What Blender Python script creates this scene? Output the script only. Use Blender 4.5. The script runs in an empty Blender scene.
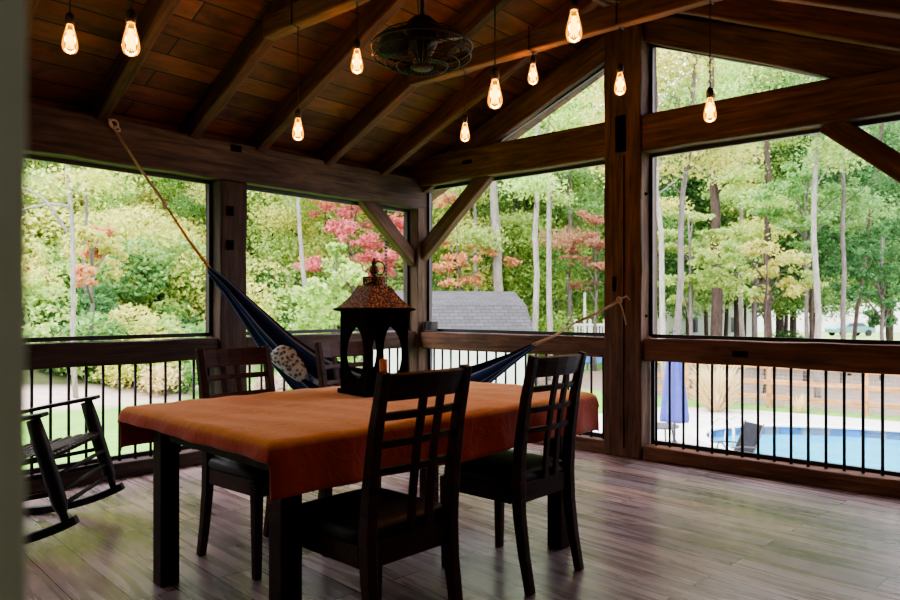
import bpy, math, random
import numpy as np
from mathutils import Vector, Matrix, Euler
PI = math.pi
C = bpy.context.scene.collection
rnd = random.Random(7)
rng = np.random.default_rng(11)

# ------------------------------------------------------------------ camera frame
F, CU, HZ, CH = 712.0, 450.0, 308.0, 1.2
AZ = math.radians(41.4)
ca, sa = math.cos(AZ), math.sin(AZ)
def at(u, v, f):                       # a point at depth f seen at pixel (u, v)
    r = (u - CU) / F * f
    return Vector((f*ca + r*sa, f*sa - r*ca, CH + (HZ - v)/F*f))
def at_x(u, X):                        # (Y, depth) where the vertical plane x = X is seen at column u
    t = (u - CU)/F
    f = X/(ca + t*sa)
    return f*(sa - t*ca), f
def at_y(u, Y):
    t = (u - CU)/F
    f = Y/(sa - t*ca)
    return f*(ca + t*sa), f
def ground(u, f):
    p = at(u, HZ, f)
    return Vector((p.x, p.y, tz(p.x, p.y)))

# ------------------------------------------------------------------ properties
def tag(o, label=None, cat=None, group=None, kind=None):
    if label: o['label'] = label
    if cat: o['category'] = cat
    if group: o['group'] = group
    if kind: o['kind'] = kind
    return o
def empty(name, loc=(0,0,0), rot=(0,0,0), label=None, cat=None, group=None, kind=None):
    o = bpy.data.objects.new(name, None); C.objects.link(o)
    o.location = loc; o.rotation_euler = rot; o.empty_display_size = .1
    return tag(o, label, cat, group, kind)
def copy_tree(o, parent=None):
    c = o.copy(); C.objects.link(c); c.parent = parent
    for ch in [k for k in bpy.data.objects if k.parent is o]:
        copy_tree(ch, c)
    return c

# ------------------------------------------------------------------ mesh builder
def frame_along(d, up=(0,0,1)):
    x = Vector(d).normalized(); up = Vector(up)
    if abs(x.dot(up)) > .98: up = Vector((1,0,0)) if abs(x.x) < .9 else Vector((0,1,0))
    y = up.cross(x).normalized(); z = x.cross(y)
    return x, y, z
class MB:
    def __init__(s): s.v, s.f, s.uv = [], [], None
    def box(s, c, size, rot=None):
        b = len(s.v); c = Vector(c)
        for i in (-1,1):
            for j in (-1,1):
                for k in (-1,1):
                    p = Vector((i*size[0]/2, j*size[1]/2, k*size[2]/2))
                    if rot is not None: p = rot @ p
                    s.v.append(c+p)
        for q in ((0,1,3,2),(4,6,7,5),(0,4,5,1),(2,3,7,6),(0,2,6,4),(1,5,7,3)):
            s.f.append(tuple(b+i for i in q))
        return s
    def ring_loft(s, rings, cap=True, closed=True):
        b = len(s.v); n = len(rings[0])
        for r in rings: s.v += [Vector(p) for p in r]
        for i in range(len(rings)-1):
            for j in range(n if closed else n-1):
                k = (j+1) % n
                s.f.append((b+i*n+j, b+i*n+k, b+(i+1)*n+k, b+(i+1)*n+j))
        if cap:
            s.f.append(tuple(b+j for j in range(n))[::-1])
            e = b+(len(rings)-1)*n
            s.f.append(tuple(e+j for j in range(n)))
        return s
    def sweep(s, path, w, h, up=(0,0,1)):          # rectangular section w (sideways) x h (up)
        path = [Vector(p) for p in path]; rings = []
        for i, p in enumerate(path):
            d = path[min(i+1, len(path)-1)] - path[max(i-1, 0)]
            x, y, z = frame_along(d, up)
            ww = w[i] if isinstance(w, (list, tuple)) else w
            hh = h[i] if isinstance(h, (list, tuple)) else h
            rings.append([p - y*ww/2 - z*hh/2, p + y*ww/2 - z*hh/2, p + y*ww/2 + z*hh/2, p - y*ww/2 + z*hh/2])
        return s.ring_loft(rings)
    def tube(s, path, r, seg=8, cap=True):
        path = [Vector(p) for p in path]; rings = []
        x0, y, z = frame_along(path[1]-path[0])
        for i, p in enumerate(path):
            d = (path[min(i+1, len(path)-1)] - path[max(i-1, 0)]).normalized()
            y = (y - d*y.dot(d)).normalized(); z = d.cross(y)
            rr = r[i] if isinstance(r, (list, tuple)) else r
            rings.append([p + (y*math.cos(2*PI*k/seg) + z*math.sin(2*PI*k/seg))*rr for k in range(seg)])
        return s.ring_loft(rings, cap)
    def lathe(s, prof, seg=20, c=(0,0,0), cap=True):
        c = Vector(c)
        return s.ring_loft([[c + Vector((r*math.cos(2*PI*k/seg), r*math.sin(2*PI*k/seg), z)) for k in range(seg)] for r, z in prof], cap)
    def torus(s, c, R, r, seg=40, tseg=6, rot=None):
        c = Vector(c); b = len(s.v)
        for i in range(seg):
            a = 2*PI*i/seg
            for j in range(tseg):
                q = 2*PI*j/tseg
                p = Vector(((R + r*math.cos(q))*math.cos(a), (R + r*math.cos(q))*math.sin(a), r*math.sin(q)))
                if rot is not None: p = rot @ p
                s.v.append(c+p)
        for i in range(seg):
            for j in range(tseg):
                i2, j2 = (i+1) % seg, (j+1) % tseg
                s.f.append((b+i*tseg+j, b+i2*tseg+j, b+i2*tseg+j2, b+i*tseg+j2))
        return s
    def grid(s, fn, nu, nv, wrap=False):
        b = len(s.v)
        for i in range(nu):
            for j in range(nv):
                s.v.append(Vector(fn(i/(nu-1), j/(nv-1))))
        for i in range(nu-1):
            for j in range(nv-1):
                s.f.append((b+i*nv+j, b+(i+1)*nv+j, b+(i+1)*nv+j+1, b+i*nv+j+1))
        return s
    def poly(s, pts):
        b = len(s.v); s.v += [Vector(p) for p in pts]; s.f.append(tuple(range(b, b+len(pts)))); return s
    def build(s, name, mat, parent=None, smooth=False, bevel=0, loc=(0,0,0), rot=(0,0,0), matrix=None, solid=0, seg=2, subsurf=0):
        me = bpy.data.meshes.new(name)
        me.from_pydata([tuple(p) for p in s.v], [], s.f)
        if s.uv is not None:
            l = me.uv_layers.new(name='uv')
            for lp in me.loops: l.data[lp.index].uv = s.uv[lp.vertex_index]
        me.update()
        if smooth: me.polygons.foreach_set('use_smooth', [True]*len(me.polygons))
        me.materials.append(mat)
        o = bpy.data.objects.new(name, me); C.objects.link(o)
        o.parent = parent
        if matrix is not None: o.matrix_basis = matrix
        else: o.location = loc; o.rotation_euler = rot
        if solid:
            m = o.modifiers.new('solid', 'SOLIDIFY'); m.thickness = solid; m.offset = 0
        if bevel:
            m = o.modifiers.new('edges', 'BEVEL'); m.width = bevel; m.segments = seg; m.limit_method = 'ANGLE'
        if subsurf:
            m = o.modifiers.new('sub', 'SUBSURF'); m.levels = subsurf; m.render_levels = subsurf
        return o

# ------------------------------------------------------------------ materials
class NT:
    def __init__(s, name):
        s.m = bpy.data.materials.new(name); s.m.use_nodes = True
        s.t = s.m.node_tree; s.t.nodes.clear()
        s.out = s.n('ShaderNodeOutputMaterial')
    def n(s, typ, **kw):
        n = s.t.nodes.new(typ)
        for k, v in kw.items(): setattr(n, k, v)
        return n
    def l(s, a, b): s.t.links.new(a, b)
    def bsdf(s, color=None, rough=.6, metal=0, spec=.5, **kw):
        b = s.n('ShaderNodeBsdfPrincipled')
        if color is not None:
            if isinstance(color, (tuple, list)): b.inputs['Base Color'].default_value = (*color[:3], 1)
            else: s.l(color, b.inputs['Base Color'])
        if isinstance(rough, (int, float)): b.inputs['Roughness'].default_value = rough
        else: s.l(rough, b.inputs['Roughness'])
        b.inputs['Metallic'].default_value = metal
        b.inputs['Specular IOR Level'].default_value = spec
        s.l(b.outputs[0], s.out.inputs[0]); return b
    def coord(s, which='Object', scale=(1,1,1), rot=(0,0,0), loc=(0,0,0)):
        c = s.n('ShaderNodeTexCoord'); m = s.n('ShaderNodeMapping')
        m.inputs['Scale'].default_value = scale; m.inputs['Rotation'].default_value = rot; m.inputs['Location'].default_value = loc
        s.l(c.outputs[which], m.inputs[0]); return m.outputs[0]
    def noise(s, vec, scale=5, detail=4, rough=.6, dist=0):
        n = s.n('ShaderNodeTexNoise'); s.l(vec, n.inputs['Vector'])
        n.inputs['Scale'].default_value = scale; n.inputs['Detail'].default_value = detail
        n.inputs['Roughness'].default_value = rough; n.inputs['Distortion'].default_value = dist
        return n.outputs['Fac']
    def ramp(s, fac, stops):
        r = s.n('ShaderNodeValToRGB'); s.l(fac, r.inputs[0])
        e = r.color_ramp.elements
        while len(e) < len(stops): e.new(.5)
        for i, (p, c) in enumerate(stops):
            e[i].position = p; e[i].color = (*c, 1) if not isinstance(c, float) else (c, c, c, 1)
        return r.outputs[0]
    def mix(s, a, b, fac=.5, mode='MIX'):
        m = s.n('ShaderNodeMix', data_type='RGBA', blend_type=mode)
        if isinstance(fac, (int, float)): m.inputs[0].default_value = fac
        else: s.l(fac, m.inputs[0])
        for v, k in ((a, 6), (b, 7)):
            if isinstance(v, (tuple, list)): m.inputs[k].default_value = (*v[:3], 1)
            else: s.l(v, m.inputs[k])
        return m.outputs[2]
    def math(s, op, a, b=0.0):
        m = s.n('ShaderNodeMath', operation=op)
        for v, k in ((a, 0), (b, 1)):
            if isinstance(v, (int, float)): m.inputs[k].default_value = v
            else: s.l(v, m.inputs[k])
        return m.outputs[0]
    def bump(s, b, h, strength=.3, dist=.01):
        n = s.n('ShaderNodeBump'); n.inputs['Strength'].default_value = strength; n.inputs['Distance'].default_value = dist
        s.l(h, n.inputs['Height']); s.l(n.outputs[0], b.inputs['Normal'])
def plain(name, col, rough=.6, metal=0, spec=.5, var=.15, scale=8):
    t = NT(name)
    f = t.noise(t.coord(), scale, 4)
    d = tuple(c*(1-var) for c in col); h = tuple(min(1, c*(1+var)) for c in col)
    t.bsdf(t.ramp(f, [(.3, d), (.7, h)]), rough, metal, spec)
    return t.m
def timber(name, dark, mid, light, rough=.75, spec=.3, bumpk=.5, gs=1.0):
    t = NT(name)
    oi = t.n('ShaderNodeObjectInfo')
    v = t.coord('Object', (1.2*gs, 16*gs, 16*gs))
    off = t.n('ShaderNodeVectorMath', operation='ADD'); t.l(v, off.inputs[0])
    sc = t.n('ShaderNodeVectorMath', operation='SCALE'); sc.inputs[0].default_value = (37, 19, 53); t.l(oi.outputs['Random'], sc.inputs['Scale'])
    t.l(sc.outputs[0], off.inputs[1])
    g = t.noise(off.outputs[0], 1.6, 6, .65, .6)
    col = t.ramp(g, [(.28, dark), (.5, mid), (.75, light)])
    v2 = t.coord('Object', (1, 2.5, 2.5))
    big = t.noise(v2, 1.7, 3)
    col = t.mix(col, t.ramp(big, [(.3, (.45,.42,.4)), (.75, (1.15,1.1,1.05))]), .9, 'MULTIPLY')
    tint = t.ramp(oi.outputs['Random'], [(0, (.75,.75,.78)), (1, (1.2,1.12,1.05))])
    col = t.mix(col, tint, 1, 'MULTIPLY')
    b = t.bsdf(col, rough, 0, spec); t.bump(b, g, bumpk, .012)
    return t.m
M = {}
M['timber'] = timber('reclaimed timber', (.032,.018,.011), (.12,.063,.037), (.23,.125,.075))
M['rail'] = timber('railing timber', (.04,.018,.01), (.155,.075,.04), (.27,.14,.08))
M['plate'] = timber('weathered timber', (.03,.02,.013), (.09,.058,.038), (.17,.118,.082))
M['timber_shaded'] = timber('shade-darkened timber', (.014,.009,.006), (.048,.028,.018), (.10,.062,.042))  # left wall's timber darkened in colour, as it faces away from the light
M['iron'] = plain('black iron', (.012,.012,.013), .45, .3)
M['frame'] = plain('black screen track', (.009,.009,.01), .5)
M['espresso'] = timber('dark stained chair wood', (.02,.0085,.006), (.056,.021,.012), (.092,.036,.021), .45, .14, .08, 1.5)
M['tablewood'] = timber('dark table wood', (.012,.005,.003), (.028,.011,.006), (.05,.02,.011), .55, .1, .3)
M['leather'] = plain('black leather', (.010,.010,.009), .5, 0, .3)
M['rocker'] = plain('black painted wood', (.007,.007,.007), .5, 0, .3)
M['webbing'] = plain('seat webbing', (.06,.05,.045), .7)
M['rafter'] = timber('red brown rafter timber', (.03,.013,.007), (.115,.045,.022), (.2,.085,.045))
M['notch'] = plain('empty mortise', (.004,.003,.003), .95, 0, .05)

def planks(name, pal, roww, length, rot, rough, axis_coord='Object', gap=.004, bumpk=.35, grain=(1.2,14,14), contrast=1.0, spec=.4):
    t = NT(name)
    v = t.coord(axis_coord, (1,1,1), rot)
    br = t.n('ShaderNodeTexBrick'); t.l(v, br.inputs['Vector'])
    br.offset = .37; br.offset_frequency = 2; br.squash = 1
    br.inputs['Color1'].default_value = (0,0,0,1); br.inputs['Color2'].default_value = (1,1,1,1); br.inputs['Mortar'].default_value = (.5,.5,.5,1)
    br.inputs['Scale'].default_value = 1; br.inputs['Mortar Size'].default_value = gap; br.inputs['Mortar Smooth'].default_value = .2
    br.inputs['Bias'].default_value = 0; br.inputs['Brick Width'].default_value = length; br.inputs['Row Height'].default_value = roww
    base = t.ramp(br.outputs['Color'], [(0, pal[0]), (.35, pal[1]), (.65, pal[2]), (1, pal[3])])
    # grain that shifts from board to board
    sep = t.n('ShaderNodeVectorMath', operation='MULTIPLY'); t.l(v, sep.inputs[0]); sep.inputs[1].default_value = grain
    ad = t.n('ShaderNodeVectorMath', operation='ADD'); t.l(sep.outputs[0], ad.inputs[0])
    sc = t.n('ShaderNodeVectorMath', operation='SCALE'); t.l(br.outputs['Color'], sc.inputs[0]); sc.inputs['Scale'].default_value = 31
    t.l(sc.outputs[0], ad.inputs[1])
    g = t.noise(ad.outputs[0], 1.5, 6, .62, 1.2)
    gc = t.ramp(g, [(.28, (.45,.42,.4)), (.5, (.95,.95,.95)), (.75, (1.4,1.35,1.3))])
    col = t.mix(base, gc, contrast, 'MULTIPLY')
    blot = t.noise(v, 2.2, 4)
    col = t.mix(col, t.ramp(blot, [(.35, (.6,.6,.62)), (.65, (1.1,1.08,1.05))]), .8, 'MULTIPLY')
    st = t.n('ShaderNodeVectorMath', operation='MULTIPLY'); t.l(ad.outputs[0], st.inputs[0]); st.inputs[1].default_value = (1.4, .35, .35)
    stain = t.noise(st.outputs[0], 1.3, 5, .6, .5)
    col = t.mix(col, t.ramp(stain, [(.5, (1.0,1.0,1.0)), (.64, (.5,.47,.46))]), .9, 'MULTIPLY')
    col = t.mix(col, (.006,.004,.003), br.outputs['Fac'])
    rr = t.ramp(g, [(.3, float(max(.05, rough-.08))), (.7, float(rough+.1))])
    b = t.bsdf(col, rr, 0, spec)
    h = t.math('SUBTRACT', t.math('MULTIPLY', g, .25), br.outputs['Fac'])
    t.bump(b, h, bumpk, .006)
    return t.m
M['roof'] = planks('roof boards', [(.10,.028,.013), (.17,.05,.024), (.235,.076,.037), (.125,.045,.028)], .175, 9.0, (0,0,0), .7, gap=.006, contrast=1.0, grain=(1.3,8,8))
M['floor'] = planks('floor boards', [(.22,.175,.18), (.33,.25,.245), (.42,.315,.285), (.28,.245,.265)], .18, 1.5, (0,0,math.radians(-90+4.9)), .27, gap=.0028, bumpk=.06, grain=(.6,8,8), contrast=.8, spec=.42)

def cloth_mat():
    t = NT('rust orange cotton')
    uv = t.n('ShaderNodeTexCoord').outputs['UV']
    s = t.n('ShaderNodeSeparateXYZ'); t.l(uv, s.inputs[0])
    v = t.coord('Object', (1,1,1))
    big = t.noise(v, 3, 4)
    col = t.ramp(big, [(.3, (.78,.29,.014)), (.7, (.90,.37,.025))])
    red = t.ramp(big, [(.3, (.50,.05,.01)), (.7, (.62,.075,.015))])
    col = t.mix(col, red, s.outputs['X'])  # red border, carried over the whole drop to paint in its shading
    w = t.noise(t.coord('Object', (3,26,3)), 3, 5, .6, .8)
    col = t.mix(col, t.ramp(w, [(.3, (.72,.7,.7)), (.7, (1.1,1.1,1.1))]), .7, 'MULTIPLY')
    b = t.bsdf(col, .78, 0, .25)
    b.inputs['Sheen Weight'].default_value = .25
    wr = t.noise(t.coord('Object', (3,3,3)), 4, 5, .6, 1.4)
    t.bump(b, wr, .5, .012)
    return t.m
M['cloth'] = cloth_mat()
def filigree_mat():
    t = NT('rusted gold filigree')
    v = t.coord('Object', (1,1,1))
    vo = t.n('ShaderNodeTexVoronoi'); t.l(v, vo.inputs['Vector']); vo.inputs['Scale'].default_value = 95
    c = t.ramp(vo.outputs['Distance'], [(.12, (.70,.45,.24)), (.35, (.34,.16,.075)), (.6, (.05,.022,.012))])
    c = t.mix(c, t.ramp(t.noise(v, 14, 4), [(.35, (.5,.42,.36)), (.65, (1.2,1.15,1.1))]), .8, 'MULTIPLY')
    b = t.bsdf(c, .5, .25); t.bump(b, vo.outputs['Distance'], .8, .004)
    return t.m
M['filigree'] = filigree_mat()
M['lantern'] = plain('dark lantern metal', (.008,.0055,.0045), .85, 0, .06)
M['candle'] = plain('orange wax', (.85,.26,.05), .5)
M['rope'] = plain('cotton rope', (.42,.32,.23), .9, 0, .1)
M['strap'] = plain('orange tan strap', (.42,.19,.07), .85, 0, .1)
def hammock_mat():
    t = NT('navy striped hammock cloth')
    uv = t.n('ShaderNodeTexCoord').outputs['UV']
    s = t.n('ShaderNodeSeparateXYZ'); t.l(uv, s.inputs[0])
    w = t.math('FRACT', t.math('MULTIPLY', s.outputs['Y'], 9.0))
    c = t.ramp(w, [(0, (.006,.010,.026)), (.55, (.010,.018,.055)), (.76, (.016,.04,.13)), (.92, (.20,.24,.31))])
    c.node.color_ramp.interpolation = 'CONSTANT'
    t.bsdf(c, .9, 0, .15); return t.m
M['hammock'] = hammock_mat()
def floral():
    t = NT('floral cushion cotton')
    vo = t.n('ShaderNodeTexVoronoi'); t.l(t.coord(), vo.inputs['Vector']); vo.inputs['Scale'].default_value = 38
    c = t.ramp(vo.outputs['Distance'], [(.2, (.03,.07,.14)), (.4, (.18,.23,.19)), (.6, (.48,.50,.46))])
    t.bsdf(c, .9, 0, .1); return t.m
M['floral'] = floral()
def bluewhite():
    t = NT('blue and white throw')
    c = t.ramp(t.noise(t.coord('Object', (1,1,1)), 12, 2), [(.42, (.03,.08,.28)), (.55, (.42,.46,.52))])
    t.bsdf(c, .9, 0, .1); return t.m
M['throw'] = bluewhite()
M['fan'] = plain('dark bronze metal', (.016,.013,.011), .55, .3, .3)
M['socket'] = plain('black socket', (.012,.01,.009), .5)
def bulb_glass():
    t = NT('amber bulb glass')
    tr = t.n('ShaderNodeBsdfTransparent'); tr.inputs[0].default_value = (1, .82, .42, 1)
    gl = t.n('ShaderNodeBsdfGlossy'); gl.inputs[0].default_value = (1,.85,.65,1); gl.inputs['Roughness'].default_value = .05
    em = t.n('ShaderNodeEmission'); em.inputs[0].default_value = (.9,.50,.0,1); em.inputs[1].default_value = .15
    fr = t.n('ShaderNodeFresnel'); fr.inputs[0].default_value = 1.45
    a = t.n('ShaderNodeMixShader'); t.l(fr.outputs[0], a.inputs[0]); t.l(tr.outputs[0], a.inputs[1]); t.l(gl.outputs[0], a.inputs[2])
    b = t.n('ShaderNodeAddShader'); t.l(a.outputs[0], b.inputs[0]); t.l(em.outputs[0], b.inputs[1])
    t.l(b.outputs[0], t.out.inputs[0]); return t.m
M['bulbglass'] = bulb_glass()
def emit(name, col, k):
    t = NT(name); e = t.n('ShaderNodeEmission'); e.inputs[0].default_value = (*col, 1); e.inputs[1].default_value = k
    t.l(e.outputs[0], t.out.inputs[0]); return t.m
M['filament'] = emit('glowing filament', (1,.74,.13), 2.4)
M['jamb'] = plain('grey green door paint', (.58,.66,.50), .5, 0, .4, .06)
M['greybox'] = plain('grey painted metal', (.05,.047,.042), .7, 0, .2)

# outdoors
def leaf_mat():
    t = NT('leaves')
    a = t.n('ShaderNodeAttribute', attribute_name='Col')
    oi = t.n('ShaderNodeObjectInfo')
    hs = t.n('ShaderNodeHueSaturation'); t.l(a.outputs['Color'], hs.inputs['Color'])
    hs.inputs['Saturation'].default_value = .93
    t.l(t.math('ADD', t.math('MULTIPLY', oi.outputs['Random'], .35), .95), hs.inputs['Value'])
    t.l(t.math('ADD', t.math('MULTIPLY', oi.outputs['Random'], .02), .49), hs.inputs['Hue'])
    d = t.n('ShaderNodeBsdfDiffuse'); tr = t.n('ShaderNodeBsdfTranslucent')
    t.l(hs.outputs[0], d.inputs[0]); t.l(hs.outputs[0], tr.inputs[0])
    m = t.n('ShaderNodeMixShader'); m.inputs[0].default_value = .45
    t.l(d.outputs[0], m.inputs[1]); t.l(tr.outputs[0], m.inputs[2]); t.l(m.outputs[0], t.out.inputs[0])
    return t.m
M['leaf'] = leaf_mat()
def bark(name, d, l):
    t = NT(name)
    f = t.noise(t.coord('Object', (5,5,1.2)), 2.5, 5, .65)
    b = t.bsdf(t.ramp(f, [(.3, d), (.7, l)]), .9, 0, .1); t.bump(b, f, .5, .03); return t.m
M['bark_pale'] = bark('pale bark', (.17,.15,.13), (.40,.36,.325))
M['bark_grey'] = bark('grey bark', (.10,.085,.08), (.22,.19,.17))
M['bark_brown'] = bark('brown bark', (.055,.04,.034), (.13,.095,.08))
def terrain_mat():
    t = NT('ground')
    a = t.n('ShaderNodeAttribute', attribute_name='Col')
    f = t.noise(t.coord('Object', (1,1,1)), 3.0, 6, .7)
    c = t.mix(a.outputs['Color'], t.ramp(f, [(.3, (.7,.7,.68)), (.7, (1.15,1.15,1.12))]), .9, 'MULTIPLY')
    b = t.bsdf(c, .95, 0, .1); t.bump(b, f, .4, .05); return t.m
M['terrain'] = terrain_mat()
M['concrete'] = plain('pale concrete', (.60,.58,.55), .9, 0, .2, .1, 3)
M['gravel'] = plain('pale gravel', (.55,.50,.46), .95, 0, .1, .35, 9)
def water_mat():
    t = NT('pool water')
    v = t.coord('Object', (1,1,1))
    f = t.noise(v, 2.6, 4, .6, .8)
    b = t.bsdf(t.ramp(f, [(.3, (.012,.27,.43)), (.7, (.03,.36,.51))]), .2, 0, .12); t.bump(b, f, .12, .05); return t.m
M['water'] = water_mat()
M['liner'] = plain('blue pool liner', (.04,.20,.46), .5)
M['umbrella'] = plain('periwinkle canvas', (.075,.09,.30), .85, 0, .1, .1)
M['fencewood'] = timber('new fence wood', (.42,.21,.09), (.58,.33,.16), (.68,.42,.23), .85, .1, .2, .6)
M['wire'] = plain('galvanised wire', (.30,.29,.28), .6, .2)
M['white'] = plain('white paint', (.72,.72,.70), .7, 0, .2, .04)
M['sling'] = plain('charcoal sling fabric', (.022,.024,.028), .9, 0, .1)
M['alu'] = plain('grey aluminium', (.07,.07,.075), .6, .3)
M['glassdark'] = plain('dark window glass', (.05,.06,.07), .1)
M['housewall'] = plain('white siding', (.74,.74,.74), .8, 0, .2, .04)
M['houseroof'] = plain('brown shingles', (.33,.25,.22), .9)
M['carpaint'] = plain('teal car paint', (.10,.26,.27), .3, .2)
M['rubber'] = plain('black rubber', (.02,.02,.02), .8)
M['bluetarp'] = plain('blue tarpaulin', (.09,.24,.52), .6)
M['interior'] = plain('plain wall paint', (.3,.28,.25), .9)
M['siding'] = plain('grey house siding', (.17,.165,.15), .8)
def shingles():
    t = NT('grey shingles')
    v = t.coord('Object', (1,1,1))
    br = t.n('ShaderNodeTexBrick'); t.l(v, br.inputs['Vector'])
    br.inputs['Color1'].default_value = (.075,.075,.08,1); br.inputs['Color2'].default_value = (.10,.10,.105,1); br.inputs['Mortar'].default_value = (.05,.05,.055,1)
    br.inputs['Scale'].default_value = 1; br.inputs['Brick Width'].default_value = .33; br.inputs['Row Height'].default_value = .14; br.inputs['Mortar Size'].default_value = .012
    t.bsdf(br.outputs['Color'], .95, 0, .1); return t.m
M['shingle'] = shingles()

# ------------------------------------------------------------------ the porch
def beam(name, p0, p1, w, h, mat, parent=None, up=(0,0,1), bevel=.012, rough=.006, seg=None):
    """A hewn beam from p0 to p1 (centre line), w sideways, h up; its own x axis runs with the grain."""
    p0, p1 = Vector(p0), Vector(p1)
    x, y, z = frame_along(p1-p0, up)
    L = (p1-p0).length
    n = seg or max(2, int(L/.25))
    r = random.Random(hash((round(p0.x,3), round(p0.y,3), round(p0.z,3), round(L,3))) & 0xffff)
    mb = MB(); rings = []
    for i in range(n+1):
        t = i/n*L - L/2
        j = lambda: r.uniform(-rough, rough)
        rings.append([(t, -w/2+j(), -h/2+j()), (t, w/2+j(), -h/2+j()), (t, w/2+j(), h/2+j()), (t, -w/2+j(), h/2+j())])
    mb.ring_loft(rings)
    m = Matrix(((x.x,y.x,z.x,0),(x.y,y.y,z.y,0),(x.z,y.z,z.z,0),(0,0,0,1)))
    m.translation = (p0+p1)/2
    return mb.build(name, mat, parent, bevel=bevel, matrix=m)

XW, YW = 5.215, 5.03          # inner faces of the two glazed walls
RY = 2.68                     # ridge line
S = .44                       # roof pitch
def zr(y): return 2.5 + S*(5.0 - RY) - S*abs(y - RY)     # underside of rafters

fl = MB(); fl.box((2.2, 2.6, -.03), (6.9, 5.6, .06)); floor = fl.build('floor', M['floor']); tag(floor, 'worn wide-plank wooden porch floor under the table', kind='structure')
fs = MB(); fs.box((2.2, 2.6, -.8), (6.8, 5.5, 1.45)); tag(fs.build('trim_1', M['siding']), 'skirting wall under the edge of the raised porch floor', kind='structure')

wl = empty('wall_left', label='long open timber wall with posts and a plate beam behind the hammock', kind='structure')
wr = empty('wall_right', label='open timber gable wall with tie beam and centre post', kind='structure')
# left wall: plate beam, posts, brace
beam('plate_beam', (-1.2, 5.14, 2.365), (5.44, 5.14, 2.365), .22, .31, M['plate'], wl)
for px in (3.113, .95):
    beam('post', (px, 5.147, 0), (px, 5.147, 2.21), .233, .233, M['timber_shaded'], wl, up=(0,1,0))
beam('corner_post', (5.325, 5.14, 0), (5.325, 5.14, 2.5), .22, .22, M['plate'], wl, up=(0,1,0))
beam('brace', (4.53, 5.12, 2.27), (5.27, 5.12, 1.66), .10, .14, M['timber'], wl)
# right wall
beam('tie_beam', (5.335, 5.26, 2.585), (5.335, -.1, 2.585), .2, .29, M['timber'], wr)
beam('centre_post', (5.36, 2.752, 0), (5.36, 2.752, 3.55), .33, .29, M['timber'], wr, up=(1,0,0))
beam('end_post', (5.33, .2, 0), (5.33, .2, 2.44), .23, .23, M['timber'], wr, up=(1,0,0))
beam('brace', (5.32, 4.18, 2.5), (5.32, 5.08, 1.74), .10, .15, M['timber'], wr)
beam('brace', (5.32, 1.27, 2.46), (5.32, .28, 1.6), .10, .15, M['timber'], wr)
# gable: deep barge rafters closing the triangle, infill above them
for sgn in (1, -1):
    y0, y1 = RY + sgn*.02, RY + sgn*2.55
    zb = lambda y: 3.375 - .42*abs(y - RY)
    beam('barge_rafter', (5.36, y0, zb(y0)+.11), (5.36, y1, zb(y1)+.11), .16, .22, M['timber'], wr)
    inf = MB(); inf.ring_loft([[(xx, y0, zb(y0)+.2), (xx, y1, zb(y1)+.2), (xx, y1, zr(y1)+.2), (xx, y0, zr(y0)+.2)] for xx in (5.36, 5.42)])
    inf.build('gable_board', M['timber'], wr)
def notch(c, size, parent):
    m = MB(); m.box(c, size); return m.build('mortise', M['notch'], parent)
for v in (211, 245):
    X, f = at_y(230, YW); notch((X, YW+.002, CH+(HZ-v)/F*f), (.055, .02, .075), wl)
Y_, f_ = at_x(621, XW); notch((XW-.004, Y_, CH+(HZ-134)/F*f_), (.025, .085, .29), wr)
Y_, f_ = at_x(614.5, XW); notch((XW+.003, Y_, CH+(HZ-284)/F*f_), (.02, .03, .12), wr)
Y_, f_ = at_x(624, XW); notch((XW-.001, Y_, 1.25), (.008, .009, 2.35), wr)
Y_, f_ = at_x(466, XW); notch((XW+.021, Y_, 2.6), (.02, .11, .035), wr)
for v in (192, 316):
    m = MB(); m.lathe([(.012, -.01), (.012, .01)], 10); 
    o = m.build('peg_hole', M['notch'], wr, loc=(5.30, 2.587, CH+(HZ-v)/F*5.6), rot=(PI/2,0,0))
Xn, fn = at_y(236, YW); notch((Xn, YW+.002, 2.47), (.09, .02, .05), wl)

# black screen tracks round each opening
def track(name, axis, c, lo, hi, z0, z1, parent, tri=None):
    mb = MB(); w = .03
    def bar(a0, zz0, a1, zz1):
        if axis == 'x': mb.sweep([(a0, c, zz0), (a1, c, zz1)], .03, w, up=(0,1,0))
        else: mb.sweep([(c, a0, zz0), (c, a1, zz1)], .03, w, up=(1,0,0))
    pts = tri or [(lo, z0), (hi, z0), (hi, z1), (lo, z1)]
    for i in range(len(pts)):
        a, b = pts[i], pts[(i+1) % len(pts)]; bar(a[0], a[1], b[0], b[1])
    o = mb.build(name, M['frame'], parent); return o
n = 0
def window(axis, c, lo, hi, z0, z1, label, tri=None):
    global n; n += 1
    o = track('window_%d' % n, axis, c, lo, hi, z0, z1, None, tri); tag(o, label, kind='structure')
window('x', 5.17, 1.08, 2.98, .99, 2.195, 'black framed open screen bay left of the hammock post')
window('x', 5.17, 3.245, 5.2, .99, 2.195, 'black framed open screen bay between hammock post and corner post')
window('y', 5.37, 2.9, 5.02, .975, 2.425, 'black framed open screen bay between corner post and centre post')
window('y', 5.37, .33, 2.57, .975, 2.425, 'black framed open screen bay above the pool')
window('y', 5.37, 0, 0, 0, 0, 'triangular gable opening left of the centre post', [(2.93, 2.75), (4.19, 2.75), (2.93, 3.26)])
window('y', 5.37, 0, 0, 0, 0, 'triangular gable opening right of the centre post', [(2.57, 2.75), (1.17, 2.75), (2.57, 3.32)])

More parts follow.
